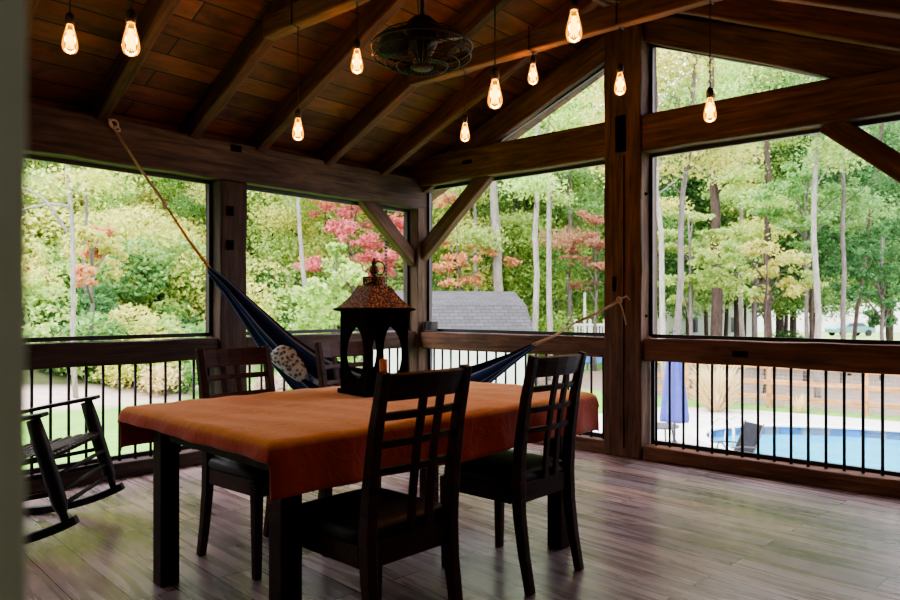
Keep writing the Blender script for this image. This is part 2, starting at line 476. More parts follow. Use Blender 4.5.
# railings: a heavy top rail, a low bottom rail, iron balusters
def railing(axis, lo, hi, label, first, step, zt=(.80,.965)):
    c = (YW+.09) if axis == 'x' else (XW+.09)
    P = (lambda a, z, d=0: (a, c+d, z)) if axis == 'x' else (lambda a, z, d=0: (c+d, a, z))
    r = empty('porch_railing', P(lo, 0), label=label, cat='railing')
    base = Vector(P(lo, 0))
    def bm(name, a, b, w, h):
        o = beam(name, Vector(a)-base, Vector(b)-base, w, h, M['timber_shaded'] if axis == 'x' else M['rail'], r); return o
    bm('top_rail', P(lo-.01, (zt[0]+zt[1])/2), P(hi+.01, (zt[0]+zt[1])/2), .13, zt[1]-zt[0])
    bm('bottom_rail', P(lo-.01, .056), P(hi+.01, .056), .16, .112)
    t = MB()
    for z in (.125,): t.sweep([Vector(P(lo, z, .065))-base, Vector(P(hi, z, .065))-base], .03, .03)
    for a in (lo+.015, hi-.015): t.box(Vector(P(a, .46, .065))-base, (.03,.03,.7))
    t.build('screen_track', M['frame'], r)
    a = first
    while a < hi - .02:
        if a > lo + .02:
            b = MB(); p = Vector(P(a, 0))-base
            b.tube([(p.x,p.y,.10), (p.x,p.y,zt[0]+.02)], .0105, 8); b.build('baluster', M['iron'], r, smooth=True)
        a += step
    return r
railing('x', 1.08, 2.98, 'shade-darkened timber railing with iron balusters behind the rocking chair', at_y(31.7, YW+.09)[0] - .1135*4, .1135)
railing('x', 3.245, 5.2, 'shade-darkened timber railing with iron balusters behind the lantern, left of corner post', 3.31, .1135)
railing('y', 2.9, 5.02, 'timber railing with iron balusters between corner post and centre post', 2.97, .113, (.79,.96))
rr_ = railing('y', .33, 2.57, 'timber railing with iron balusters in front of the pool', at_x(882.6, XW+.09)[0]-.111*5, .111, (.78,.96))
Y_, f_ = at_x(740, XW+.02)
m = MB(); m.box((-.064, Y_-.33, .868), (.012, .11, .042)); m.build('mortise', M['notch'], rr_)

# roof
ce = empty('ceiling', label='sloping board roof on dark rafters over the porch', kind='structure')
for sgn in (1, -1):
    half = 3.05; L = half*math.hypot(1, S); ang = math.atan(S)
    mb = MB(); mb.box((0,0,.02), (7.4, L, .04))
    yc = RY + sgn*half/2; zc = zr(RY) + .17 - S*half/2
    mb.build('roof_boards', M['roof'], ce, matrix=Matrix.Translation((2.3, yc, zc)) @ Matrix.Rotation(-sgn*ang, 4, 'X'))
RX = [.13, .78, 1.43, 2.11, 2.78, 3.37, 4.07, 4.73]
SK = [-.05, -.05, -.05, -.07, -.05, -.036, -.02, .01]
for X, k in zip(RX, SK):
    for sgn in (1, -1):
        yb, yt = RY + sgn*2.75, RY + sgn*.02
        b0 = (X - k*.4*0, yb, zr(yb)+.085); b1 = (X + k*2.3, yt, zr(yt)+.085)
        beam('rafter', b0, b1, .085, .17, M['rafter'], ce)
for sgn in (1, -1):
    m = MB(); m.box((2.1, RY + sgn*2.52, 2.62), (6.7, .03, .32)); m.build('frieze_board', M['timber'], ce)
beam('ridge_board', (-1.2, RY, zr(RY)+.06), (5.4, RY, zr(RY)+.06), .06, .2, M['timber'], ce)
TX = {1: 1.36, 2: 2.70, 3: 4.03}
for k, X in TX.items():
    X = X + .0
    beam('collar_tie', (X, RY-1.28, 3.02), (X, RY+1.28, 3.02), .09, .14, M['rail'], ce)

# the house the camera looks out of: door jamb, outer wall, a plain room behind
wb = MB()
for x0, x1, z0, z1 in ((-1.3, -.06, 0, 2.9), (2.4, 5.25, 0, 2.9), (-1.3, 5.25, 2.3, 2.9)):
    wb.box(((x0+x1)/2, .17, (z0+z1)/2), (x1-x0, .16, z1-z0))
tag(wb.build('wall_house', M['siding']), 'grey house wall with the doorway the porch is seen through', kind='structure')
we = MB(); we.box((-1.3, 2.7, 1.5), (.1, 5.2, 3.4)); tag(we.build('wall_end', M['siding']), 'grey house wall closing the porch end', kind='structure')
dj = MB()
dj.box((.024, .42, 1.3), (.173, .16, 2.6)); dj.box((.024, .419, .52), (.177, .164, 1.06)); dj.box((.02, .34, 1.3), (.15, .014, 2.6))
dj.box((.105, .36, 1.165), (.006, .03, .06))
tag(dj.build('door_1', M['jamb'], bevel=.006), 'grey green door jamb at the near edge of the doorway', kind='structure')
hr = MB()
hr.box((.5, -3.0, -.05), (6, 6.2, .1)); hr.box((.5, -3.0, 2.75), (6, 6.2, .1)); hr.box((.5, -6.0, 1.3), (6, .1, 2.7))
hr.box((-2.5, -3, 1.3), (.1, 6, 2.7)); hr.box((3.5, -3, 1.3), (.1, 6, 2.7))
tag(hr.build('wall_inside', M['interior']), 'plain room inside the house behind the doorway', kind='structure')

# ------------------------------------------------------------------ dining table and cloth
TX0, TX1, TY0, TY1, TZ = 1.37, 3.19, 1.89, 3.05, .762
TROT = math.radians(-3)
tb = empty('dining_table', ((TX0+TX1)/2, (TY0+TY1)/2, 0), (0,0,TROT), label='long dark wooden dining table under the orange cloth', cat='table')
hx, hy = (TX1-TX0)/2, (TY1-TY0)/2
m = MB(); m.box((0,0,TZ-.018), (hx*2, hy*2, .036)); m.build('tabletop', M['tablewood'], tb, bevel=.006)
for sx in (-1,1):
    for sy in (-1,1):
        m = MB(); m.sweep([(sx*(hx-.115), sy*(hy-.11), 0), (sx*(hx-.115), sy*(hy-.11), TZ-.036)], .084, .084, up=(0,1,0))
        m.build('leg', M['tablewood'], tb, bevel=.006)
for q in (-1,1):
    m = MB(); m.box((0, q*(hy-.10), TZ-.085), (hx*2-.32, .025, .095)); m.build('long_apron', M['tablewood'], tb)
    m = MB(); m.box((q*(hx-.11), 0, TZ-.085), (.025, hy*2-.36, .095)); m.build('end_apron', M['tablewood'], tb)

def cloth():
    dropx, dropy, R = .075, .195, .022
    nx, ny = 150, 100
    Lx, Ly = hx + dropx, hy + dropy
    def fold(d, edge):               # distance from centre along cloth -> (out, down)
        o = d - edge
        if o <= 0: return d, 0.0
        if o < R*PI/2: a = o/R; return edge + R*math.sin(a), R*(1-math.cos(a))
        return edge + R, R + o - R*PI/2
    V, UV = [], []
    r = random.Random(3)
    ph = [r.uniform(0, 6.28) for _ in range(8)]
    mb = MB()
    def fn(a, b):
        x, y = (a*2-1)*Lx, (b*2-1)*Ly
        X, dx = fold(abs(x), hx); Y, dy = fold(abs(y), hy)
        d = max(dx, dy) + .15*min(dx, dy)
        k = min(1, d/.17)
        wob = .010*math.sin(x*9+ph[0]) + .007*math.sin(x*23+ph[1]) if dy >= dx else .008*math.sin(y*11+ph[2]) + .006*math.sin(y*27+ph[3])
        if dy > 0: Y += (.012 + wob)*k
        if dx > 0: X += (.012 + wob*.8)*min(1, dx/.07)
        z = TZ + .009 - d
        if d == 0:
            z += .0035*(math.sin(x*7+y*3+ph[4])*math.sin(y*9-x*2+ph[5])) + .0028*math.exp(-((y+.1*math.sin(x*2))*30)**2) + .002
            z += .002*math.sin(x*31+ph[6]+3*math.sin(y*4))
        z += .006*k*math.sin(x*5+ph[7])
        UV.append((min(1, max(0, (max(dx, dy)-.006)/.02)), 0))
        return (math.copysign(X, x), math.copysign(Y, y), z)
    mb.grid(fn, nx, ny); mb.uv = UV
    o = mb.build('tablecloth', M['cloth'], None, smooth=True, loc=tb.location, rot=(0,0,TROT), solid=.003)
    return tag(o, 'rust orange cotton tablecloth with red border and shade-reddened drop over the long table', 'tablecloth')
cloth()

# ------------------------------------------------------------------ dining chairs
def make_chair():
    root = empty('dining_chair')
    W, D, SH = .42, .46, .455
    wd = M['espresso']
    for s in (-1, 1):
        x = s*(W/2-.02)
        m = MB(); path = [(x, -.268, 0), (x, -.235, .16), (x, -.212, .32), (x, -.205, .46), (x, -.217, .62), (x, -.246, .82), (x, -.285, 1.0)]
        m.sweep(path, [.036,.038,.04,.042,.04,.037,.033], [.034,.04,.046,.05,.044,.038,.032], up=(0,1,0))
        m.build('rear_leg', wd, root, bevel=.004)
        m = MB(); m.sweep([(s*(W/2-.012), D/2-.025, 0), (s*(W/2-.012), D/2-.025, SH-.03)], [.033,.045], [.033,.045], up=(0,1,0)); m.build('front_leg', wd, root, bevel=.004)
    m = MB()
    m.box((0, D/2-.02, SH-.055), (W-.05, .024, .075)); m.box((0, -.205, SH-.045), (W-.06, .026, .085))
    for s in (-1,1): m.box((s*(W/2-.018), .01, SH-.055), (.024, D-.09, .075))
    m.build('seat_frame', wd, root, bevel=.003)
    # padded seat
    def seat(a, b):
        th, p = a*2*PI, b
        return (0,0,0)
    m = MB(); rings = []
    for z, k in ((SH-.02, .95), (SH-.005, 1.0), (SH+.018, 1.0), (SH+.034, .95), (SH+.044, .82), (SH+.05, .55), (SH+.052, .2)):
        ring = []
        for i in range(32):
            a = 2*PI*i/32; cx, sy = math.cos(a), math.sin(a)
            e = .3
            ring.append((math.copysign(abs(cx)**e, cx)*(W/2+.008)*k, .012+math.copysign(abs(sy)**e, sy)*(D/2-.005)*k, z))
        rings.append(ring)
    m.ring_loft(rings); s_ = m.build('seat', M['leather'], root, smooth=True); s_['label'] = 'padded black leather seat'
    yb = lambda z: np.interp(z, [.46,.62,.82,1.0], [-.205,-.217,-.246,-.285])
    iw = W - .07
    def rail(name, z, h, th, bow=.018):
        m = MB(); m.sweep([(iw/2*t*1.04, yb(z)-bow*(1-t*t)+.004, z) for t in (-1,-.6,-.2,.2,.6,1)], th, h, up=(0,-.28,1)); return m.build(name, wd, root, bevel=.003)
    rail('top_rail', .95, .088, .024)
    for z in (.855, .765, .675): rail('cross_rail', z, .026, .016)
    for k in (.46, .70):
        x = -iw/2 + iw*k
        zz = [.45, .6, .75, .92]
        m = MB(); m.sweep([(x, yb(z)-.016*(1-(2*k-1)**2)+.002, z) for z in zz], .028, .016, up=(0,1,0)); m.build('back_slat', wd, root, bevel=.002)
    return root
ch = make_chair()
CHAIRS = [((1.725, 1.895, 0), -2, 'dark lattice-back dining chair nearest the camera, at the front of the orange table'),
          ((2.655, 1.985, 0), -1, 'dark lattice-back dining chair at the front of the table, beside the open floor'),
          ((1.99, 2.93, 0), 181, 'dark lattice-back dining chair behind the table end nearest the rocking chair'),
          ((2.80, 3.04, 0), 182, 'dark lattice-back dining chair mostly hidden behind the lantern')]
for i, (loc, rz, lab) in enumerate(CHAIRS):
    o = ch if i == 0 else copy_tree(ch)
    o.location = loc; o.rotation_euler = (0,0,math.radians(rz))
    tag(o, lab, 'chair', 'dining chairs round the table')

# ------------------------------------------------------------------ lantern, candle
LP = Vector((2.425, 2.645, TZ+.012))
ln = empty('lantern', LP, (0,0,math.radians(41.4+45-6)), label='large dark metal lantern with oval openings and rusty gold roof on the table', cat='lantern')
ln.scale = (.975,)*3
m = MB(); m.box((0,0,.012), (.275,.275,.024)); m.box((0,0,.032), (.25,.25,.016)); m.build('base', M['lantern'], ln, bevel=.003)
HB = .42
def panel(side):
    m = MB(); N = 32; hw, z0, z1 = .118, .04, HB; zc = .203; rx, rz_ = .091, .143
    inner, outer = [], []
    for i in range(N):
        a = 2*PI*i/N; c, s = math.cos(a), math.sin(a)
        inner.append((rx*c, zc + rz_*s))
        k = min(hw/abs(c) if abs(c) > 1e-6 else 9, ((z1-zc)/s if s > 1e-6 else ((z0-zc)/s if s < -1e-6 else 9)))
        outer.append((k*c, zc + k*s))
    corners = [(hw, z1), (-hw, z1), (-hw, z0), (hw, z0)]
    for cx, cz in corners:           # snap the nearest outline point on to each corner
        j = min(range(N), key=lambda q: (outer[q][0]-cx)**2 + (outer[q][1]-cz)**2); outer[j] = (cx, cz)
    R = Matrix.Rotation(side*PI/2, 3, 'Z')
    f = lambda p, y: R @ Vector((p[0], y, p[1]))
    m.ring_loft([[f(p, .120) for p in inner], [f(p, .120) for p in outer], [f(p, .114) for p in outer], [f(p, .114) for p in inner], [f(p, .120) for p in inner]], cap=False)
    return m.build('side_panel', M['lantern'], ln)
for k in range(4): panel(k)
for sx in (-1,1):
    for sy in (-1,1):
        m = MB(); m.box((sx*.118, sy*.118, .23), (.016,.016,.39)); m.build('corner_post', M['lantern'], ln, bevel=.002)
def sq(h, z, n=8):
    out = []
    for (x0,y0),(x1,y1) in (((-1,-1),(1,-1)),((1,-1),(1,1)),((1,1),(-1,1)),((-1,1),(-1,-1))):
        for i in range(n): out.append(((x0+(x1-x0)*i/n)*h, (y0+(y1-y0)*i/n)*h, z))
    return out
m = MB(); m.ring_loft([sq(.135, HB), sq(.152, HB+.006), sq(.152, HB+.014), sq(.135, HB+.018)]); m.build('eaves', M['lantern'], ln)
m = MB(); m.ring_loft([sq(.138, HB+.018), sq(.118, HB+.04), sq(.098, HB+.066), sq(.08, HB+.094), sq(.068, HB+.118), sq(.062, HB+.13)])
o = m.build('roof', M['filigree'], ln); o['label'] = 'rusty gold pierced roof'
m = MB()
for k in range(22):                  # a gallery of small loops
    a = 2*PI*k/22; h = .055
    R = Matrix.Rotation(a, 3, 'Z') @ Matrix.Rotation(PI/2, 3, 'Y')
    m.torus((h*math.cos(a), h*math.sin(a), HB+.152), .011, .0028, 12, 5, R)
    m.torus((h*math.cos(a+.14), h*math.sin(a+.14), HB+.168), .008, .0024, 10, 5, R)
m.torus((0,0,HB+.138), .056, .004, 28, 6); m.torus((0,0,HB+.174), .055, .003, 28, 6)
m.lathe([(.055,HB+.128), (.05,HB+.138), (.03,HB+.15), (.018,HB+.165)], 20)
m.build('crown_gallery', M['filigree'], ln, smooth=True)
m = MB(); m.lathe([(.012,HB+.16), (.02,HB+.172), (.012,HB+.184), (.022,HB+.196), (.026,HB+.21), (.02,HB+.226), (.009,HB+.236), (.015,HB+.245), (.011,HB+.255), (.004,HB+.275)], 16)
m.build('finial', M['filigree'], ln, smooth=True)
m = MB(); m.torus((0,-.03,HB+.222), .035, .003, 26, 6, Matrix.Rotation(PI/2, 3, 'Y')); m.build('ring_handle', M['lantern'], ln, smooth=True)
m = MB(); m.lathe([(.020,0), (.021,.01), (.021,.12), (.018,.127), (.008,.124)], 24); m.tube([(0,0,.12), (.002,0,.14)], .002, 6)
cd = m.build('pillar_candle', M['candle'], None, smooth=True, loc=LP + Vector((.033,-.033,.043)))
tag(cd, 'orange pillar candle standing inside the lantern', 'candle')

# ------------------------------------------------------------------ hammock
hm = empty('hammock', (0,0,0), label='navy striped hammock slung from the left beam to the centre post', cat='hammock')
HA, HBp = Vector((2.16, 5.02, 2.455)), Vector((5.2, 2.76, 1.265))
dirh = Vector((HBp.x-HA.x, HBp.y-HA.y, 0)); latv = Vector((-dirh.y, dirh.x, 0)).normalized()
TB = [.166, .20, .26, .32, .36, .44, .55, .64, .70, .76, .81]
ZT = [1.50, 1.41, 1.20, .99, .88, .74, .66, .69, .755, .84, .927]     # upper edges
DP = [.05, .13, .28, .36, .38, .37, .33, .25, .16, .08, .03]          # sag below the edges
WD = [.025, .06, .13, .20, .25, .31, .34, .26, .16, .07, .02]         # half width
def hp(t): return HA.xy.lerp(HBp.xy, t)
UV = []
m = MB()
def hf(a, b):
    t = TB[0] + (TB[-1]-TB[0])*a
    z, d, w = (np.interp(t, TB, q) for q in (ZT, DP, WD))
    p = hp(t); ang = PI*b
    pl = 1 + .10*math.sin(b*36 + 2*math.sin(t*9))*(1.2 - min(1, w/.3))
    s = math.cos(ang)*w*pl; dz = -math.sin(ang)**.8*d*pl if b not in (0,1) else 0
    UV.append((a, b))
    return (p.x + latv.x*s, p.y + latv.y*s, z + dz)
m.grid(hf, 70, 61); m.uv = UV
m.build('fabric', M['hammock'], hm, smooth=True, solid=.004)
def cords(t0, endp, n, mat, name):
    m = MB(); p = hp(t0); z = np.interp(t0, TB, ZT)
    for k in range(n):
        o = (k-(n-1)/2)/n
        s = Vector((p.x+latv.x*o*.05, p.y+latv.y*o*.05, z+.01*math.sin(k*2.1)-.012))
        mid = s.lerp(endp, .5) + Vector((latv.x*o*.02, latv.y*o*.02, -.015))
        m.tube([s, mid, endp], .0065, 5)
    return m.build(name, mat, hm, smooth=True)
e1 = Vector((*hp(.09), 0)); e1.z = 1.50 + (2.47-1.50)*(.166-.09)/.166 - .02
o = cords(.17, e1, 9, M['strap'], 'end_cords'); o['label'] = 'orange tan gathered end cords'
m = MB(); m.tube([e1-Vector((0,0,.03)), e1, e1+Vector((-.01,.01,.03)), HA.lerp(e1, .5)+Vector((0,0,-.01)), HA], [.012,.02,.012,.009,.009], 8)
m.build('hanging_rope', M['rope'], hm, smooth=True)
m = MB(); m.torus(HA+Vector((0,-.01,.02)), .028, .009, 18, 6, Matrix.Rotation(PI/2, 3, 'X')); m.torus(HA+Vector((.02,-.012,-.01)), .02, .008, 14, 6, Matrix.Rotation(1.1, 3, 'X'))
m.tube([HA, HA+Vector((-.04,-.02,.05))], .008, 6); m.build('hitch_knot', M['rope'], hm, smooth=True)
e2 = Vector((*hp(.90), 1.085))
cords(.805, e2, 7, M['rope'], 'end_cords')
m = MB(); m.tube([e2, e2.lerp(HBp, .5)+Vector((0,0,-.012)), HBp], .011, 8); m.build('hanging_rope', M['rope'], hm, smooth=True)
m = MB(); m.torus(HBp+Vector((-.015,0,0)), .022, .008, 16, 6, Matrix.Rotation(PI/2, 3, 'Y'))
m.tube([HBp+Vector((-.02,0,0)), HBp+Vector((-.025,-.07,.03)), HBp+Vector((-.03,-.1,.0))], .006, 6)
m.tube([HBp+Vector((-.02,0,-.01)), HBp+Vector((-.03,-.04,-.08)), HBp+Vector((-.025,-.065,-.2))], .006, 6)
m.build('hitch_knot', M['rope'], hm, smooth=True)
def cushion(name, c, size, rot, mat, label, cat):
    m = MB()
    def f(a, b):
        x, y = a*2-1, b*2-1
        return None
    N = 18; R = Euler(rot).to_matrix(); rings = []
    for s in (1, -1):
        def g(a, b, s=s):
            x, y = a*2-1, b*2-1
            h = max(0, (1-x**4)*(1-y**4))**.5
            return Vector(c) + R @ Vector((x*size[0]/2*(1-.08*abs(y)**3), y*size[1]/2*(1-.08*abs(x)**3), s*h*size[2]/2*(1+.08*math.sin(x*7)*math.cos(y*6))))
        m.grid(g, N, N)
    o = m.build(name, mat, None, smooth=True); tag(o, label, cat); return o
pc = at(292, 361, 5.02)
cushion('pillow', (pc.x, pc.y, pc.z), (.30,.20,.12), (math.radians(58), math.radians(38), AZ-PI/2), M['floral'], 'floral patterned pillow lying in the hammock', 'pillow')
pc = at(315, 371, 5.08)
cushion('throw_blanket', (pc.x, pc.y, pc.z), (.26,.19,.11), (math.radians(45), math.radians(30), AZ-PI/2), M['throw'], 'crumpled blue and white throw bunched in the hammock beside the pillow', 'blanket')

# ------------------------------------------------------------------ rocking chair
RR = 1.2
tilt = math.radians(-10)
contact = Vector((1.25, 4.34, RR))
rotm = Euler((0, tilt, math.radians(-42))).to_matrix()
rotm = Matrix.Rotation(math.radians(-42), 3, 'Z') @ Matrix.Rotation(tilt, 3, 'Y')
rk = empty('rocking_chair', label='black wooden rocking chair with woven seat by the left railing', cat='rocking chair')
rk.matrix_basis = Matrix.Translation(contact - rotm @ Vector((0,0,RR))) @ rotm.to_4x4()
wd = M['rocker']
HWR = .335
arc = lambda a: (RR*math.sin(a), RR*(1-math.cos(a)))
for s in (-1, 1):
    m = MB(); pts = []
    for i in range(15):
        a = math.radians(-24 + (17+24)*i/14); x, z = arc(a); pts.append((x, s*HWR, z+.021))
    m.sweep(pts, .042, .042); m.build('rocker', wd, rk, bevel=.006)
    def post(name, x0, z0, x1, z1, r, y0, y1):
        m = MB(); P0, P1 = Vector((x0, y0, z0)), Vector((x1, y1, z1))
        ts = (0, .07, .16, .8, 1); rs = (r*.5, r*.55, r, r*1.05, r*.9)
        m.tube([P0.lerp(P1, t) for t in ts], rs, 12); return m.build(name, wd, rk, smooth=True)
    post('front_leg', .295, .075, .235, .60, .036, s*HWR, s*HWR)
    post('rear_leg', -.25, .055, -.27, .60, .026, s*(HWR-.04), s*(HWR-.04))
    m = MB(); m.tube([(-.26, s*(HWR-.05), .40), (-.31, s*(HWR-.05), .70), (-.41, s*(HWR-.05), 1.06)], [.022,.022,.016], 10); m.build('back_post', wd, rk, smooth=True)
    m = MB(); m.sweep([(-.31, s*(HWR+.0), .60), (0, s*(HWR+.01), .612), (.30, s*(HWR+.01), .615)], [.05,.075,.085], .022); m.build('arm', wd, rk, bevel=.007)
    for z, x0, x1 in ((.22, -.25, .275), (.315, -.255, .265)):
        m = MB(); m.tube([(x0, s*(HWR-.03), z), (x1, s*HWR, z)], .012, 8); m.build('side_stretcher', wd, rk, smooth=True)
for x, zs in ((.283, (.30, .22, .15)), (-.25, (.2,.3))):
    for z in zs:
        m = MB(); m.tube([(x, -HWR, z), (x, HWR, z)], .012, 8); m.build('cross_stretcher', wd, rk, smooth=True)
m = MB()
for x, w in ((.262, HWR), (-.26, HWR-.05)): m.tube([(x, -w, .405), (x, w, .405)], .017, 10)
for s in (-1, 1): m.tube([(-.26, s*(HWR-.04), .40), (.26, s*HWR, .40)], .016, 10)
m.build('seat_rail', wd, rk, smooth=True)
m = MB()
for k in range(13):
    y = -HWR + .05 + k*(2*HWR-.1)/12
    m.sweep([(-.26, y*.85, .418), (0, y*.93, .408), (.26, y, .422), (.285, y, .405), (.27, y, .385)], .036, .006)
for k in range(9):
    x = -.22 + k*.055
    m.sweep([(x, -HWR+.01, .42), (x, 0, .413), (x, HWR-.01, .42)], .032, .005)
o = m.build('woven_seat', M['webbing'], rk); o['label'] = 'woven strap seat'
for k, z in enumerate((.55, .68, .81, .94)):
    x = np.interp(z, [.4,.7,1.06], [-.26,-.31,-.41])
    m = MB(); m.sweep([(x-.02*(1-t*t)*2, t*(HWR-.06), z) for t in (-1,-.5,0,.5,1)], .014, .075); m.build('back_slat', wd, rk, bevel=.003)

# ------------------------------------------------------------------ ceiling fan
fx, fz = 2.81, 2.60
fan = empty('ceiling_fan', (fx, RY, fz), label='dark bronze caged ceiling fan hanging from the ridge', cat='fan')
def cage(R, z0, z1):
    m = MB(); W = .0032
    prof = [(.07, z1+.02), (.15, z1+.015), (R*.8, z1), (R, (z0+z1)/2+.02), (R*.97, z0+.02), (R*.75, z0-.012), (.14, z0-.03), (.06, z0-.034)]
    for k in range(40):
        a = 2*PI*k/40
        m.tube([(r*math.cos(a), r*math.sin(a), z) for r, z in prof], .0018, 4, False)
    for r, z in prof: m.torus((0,0,z), r, .003, 44, 5)
    m.torus((0,0,(z0+z1)/2+.01), R, .007, 44, 6); m.torus((0,0,z0+.03), R*.985, .004, 44, 6)
    for q in (.35,.5,.62): 
        m.torus((0,0,z0-.012-.018*(.75-q)/.75*1.3), R*q, .0022, 44, 4); m.torus((0,0,z1+.008), R*q, .0022, 44, 4)
    return m.build('cage', M['fan'], fan, smooth=True)
cage(.272, -.055, .075)
m = MB(); m.lathe([(.03,.19), (.05,.18), (.085,.15), (.09,.08), (.08,.02), (.05,-.03), (.045,-.085), (.038,-.093)], 24); m.build('motor', M['fan'], fan, smooth=True)
m = MB(); m.lathe([(.048,-.085), (.05,-.098), (.03,-.103)], 20); o = m.build('hub_cap', M['greybox'], fan, smooth=True); o['label'] = 'grey hub cap'
for k in range(3):
    m = MB(); a0 = 2*PI*k/3+.5
    def bl(a, b):
        r = .075 + .165*a; th = a0 + (b-.5)*(.9+.35*math.sin(a*PI))
        return (r*math.cos(th), r*math.sin(th), .015 + (b-.5)*.07)
    m.grid(bl, 8, 6); m.build('blade', M['fan'], fan, smooth=True, solid=.003)
m = MB(); m.tube([(0,0,.17), (0,0,zr(RY)-fz+.02)], .016, 12); m.build('downrod', M['fan'], fan, smooth=True)
m = MB(); m.tube([(-.03,0,.2), (-.05,-.01,.32), (-.03,.02,.5), (-.02,0,.7)], .005, 6); m.build('power_cord', M['socket'], fan, smooth=True)
m = MB(); m.lathe([(.016,zr(RY)-fz-.08), (.05,zr(RY)-fz-.06), (.06,zr(RY)-fz-.02)], 20); m.build('canopy', M['fan'], fan, smooth=True)

# ------------------------------------------------------------------ pendant bulbs
def make_pendant():
    root = empty('pendant_bulb')           # base at the bulb's centre
    prof = [(.004,-.074), (.014,-.0735), (.026,-.068), (.0335,-.055), (.036,-.040), (.035,-.022), (.030,.004), (.0235,.030), (.0185,.050), (.0165,.064)]
    m = MB(); m.lathe(prof, 24, cap=False); m.build('glass', M['bulbglass'], root, smooth=True)
    m = MB()
    for k in range(10):
        a = 2*PI*k/10; a2 = a + PI/10
        m.tube([(.009*math.cos(a), .009*math.sin(a), .036), (.0165*math.cos(a2), .0165*math.sin(a2), -.048)], .0026, 5)
        m.tube([(.009*math.cos(a), .009*math.sin(a), .036), (.0165*math.cos(a2-PI/5), .0165*math.sin(a2-PI/5), -.048)], .0026, 5)
    m.build('filament', M['filament'], root)
    m = MB(); m.lathe([(.0165,.062), (.020,.066), (.021,.10), (.017,.112), (.008,.122)], 16); m.build('socket', M['socket'], root, smooth=True)
    return root
PEND = [(70, 38, 1), (131, 38, 1), (298, 128.5, 2), (357, 60.5, 2), (495, 93, 2), (574, 25, 2), (465, 131.5, 3), (533, 73.5, 3), (620, 83, 3), (710, 109, 3)]
PL = ['glowing filament bulb, first from the doorway edge', 'glowing filament bulb, second from the doorway edge, above the hammock strap',
      'lowest glowing filament bulb of the row left of the fan', 'glowing filament bulb just left of the caged fan', 'large glowing filament bulb right of the fan, above the chairs',
      'largest glowing filament bulb, highest near the centre post', 'small glowing filament bulb hanging below the fan, nearest the corner post', 'small glowing filament bulb between two larger ones left of the centre post',
      'glowing filament bulb in front of the centre post', 'glowing filament bulb in front of the tie beam, right of the centre post']
pend = [make_pendant()]
while len(pend) < len(PEND): pend.append(copy_tree(pend[0]))
for i, ((u, v, k), lab) in enumerate(zip(PEND, PL)):
    o = pend[i]
    Y, f = at_x(u, TX[k]-.0)
    p = at(u, v, f); o.location = p; o.rotation_euler = (0,0,.7*i)
    tag(o, lab, 'light bulb', 'hanging filament bulbs')
    m = MB(); top = 2.95 - p.z
    m.tube([(0,0,.115), (0,0,top+.0)], .0035, 6)
    m.build('cord', M['socket'], o)
    m = MB(); hw = .05
    m.tube([(0,0,top), (-hw,0,top), (-hw,0,top+.16), (hw,0,top+.16), (hw,0,top), (0,0,top)], .0045, 6)
    c = m.build('cord_loop', M['socket'], o, rot=(0,0,-.7*i))
    L = bpy.data.lights.new('bulb_glow', 'POINT'); L.energy = 3.2; L.color = (1,.42,.15); L.shadow_soft_size = .03
    lo = bpy.data.objects.new('bulb_glow', L); C.objects.link(lo); lo.location = p + Vector((0,0,-.0))

# little box on the rail, rain chain
Yb, fb = at_x(430.5, XW+.09)
m = MB(); 
for dx in (-.055, .055): m.box((0, dx, .052), (.09, .014, .104))
m.box((0,0,.007), (.09,.12,.014)); m.box((0,0,.098), (.09,.12,.012)); m.box((0,.03,.05), (.06,.05,.09))
tag(m.build('metal_box', M['greybox'], None, bevel=.003, loc=(XW+.09, Yb, .96)), 'small grey metal box on the railing beside the corner post', 'box')
Xc, fc = at_y(386, 5.62)
m = MB(); z = 2.3; k = 0
while z > 1.15:
    m.torus((0,0,z), .016, .0045, 12, 5, Matrix.Rotation(PI/2*(k % 2), 3, 'Z') @ Matrix.Rotation(PI/2, 3, 'X') @ Matrix.Diagonal((1,1.5,1))); z -= .036; k += 1
tag(m.build('rain_chain', M['iron'], None, smooth=True, loc=(Xc, 5.62, 0)), 'dark rain chain hanging from the eaves outside the corner post', 'chain')

# ------------------------------------------------------------------ OUTDOORS: ground
PCX, PCY, PA, PB = 15.45, .2, 3.0, 5.9      # oval pool: centre, half sizes in x and y
def sm(t): t = min(1, max(0, t)); return t*t*(3-2*t)
def tz(x, y):
    f, r = x*ca + y*sa, x*sa - y*ca
    z = -1.55
    z += 0
    z += 15*sm((y - .25*x - 15)/34)
    if ((x-PCX)/(PA*1.1))**2 + ((y-PCY)/(PB*1.06))**2 < 1: z = -2.9
    return z
xs = list(np.arange(-30, 4, 3.0)) + list(np.arange(4, 30, .6)) + list(np.arange(30, 110, 4.0))
ys = list(np.arange(-40, -10, 4.0)) + list(np.arange(-10, 34, .6)) + list(np.arange(34, 120, 4.0))
V = [(x, y, tz(x, y)) for x in xs for y in ys]
nyv = len(ys)
Fc = [(i*nyv+j, (i+1)*nyv+j, (i+1)*nyv+j+1, i*nyv+j+1) for i in range(len(xs)-1) for j in range(nyv-1)]
me = bpy.data.meshes.new('ground'); me.from_pydata(V, [], Fc)
ca_ = me.color_attributes.new('Col', 'FLOAT_COLOR', 'POINT')
def gcol(x, y):
    f, r = x*ca + y*sa, x*sa - y*ca
    edge = 17.3 + 1.0*math.sin(x*.5) + .35*x*.2
    if x > 21.0 and f < 34 and y < 16: return (.26,.20,.16)
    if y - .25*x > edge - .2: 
        return (.55,.45,.38) if y - .25*x < edge + 1.6 else (.06,.075,.03)  # bank coloured dark so gaps in the undergrowth look shaded
    if f > 34 and r > 6: return (.24,.36,.12)
    return (.17,.37,.075)
buf = []
for x, y, z in V: buf += [*gcol(x, y), 1]
ca_.data.foreach_set('color', buf)
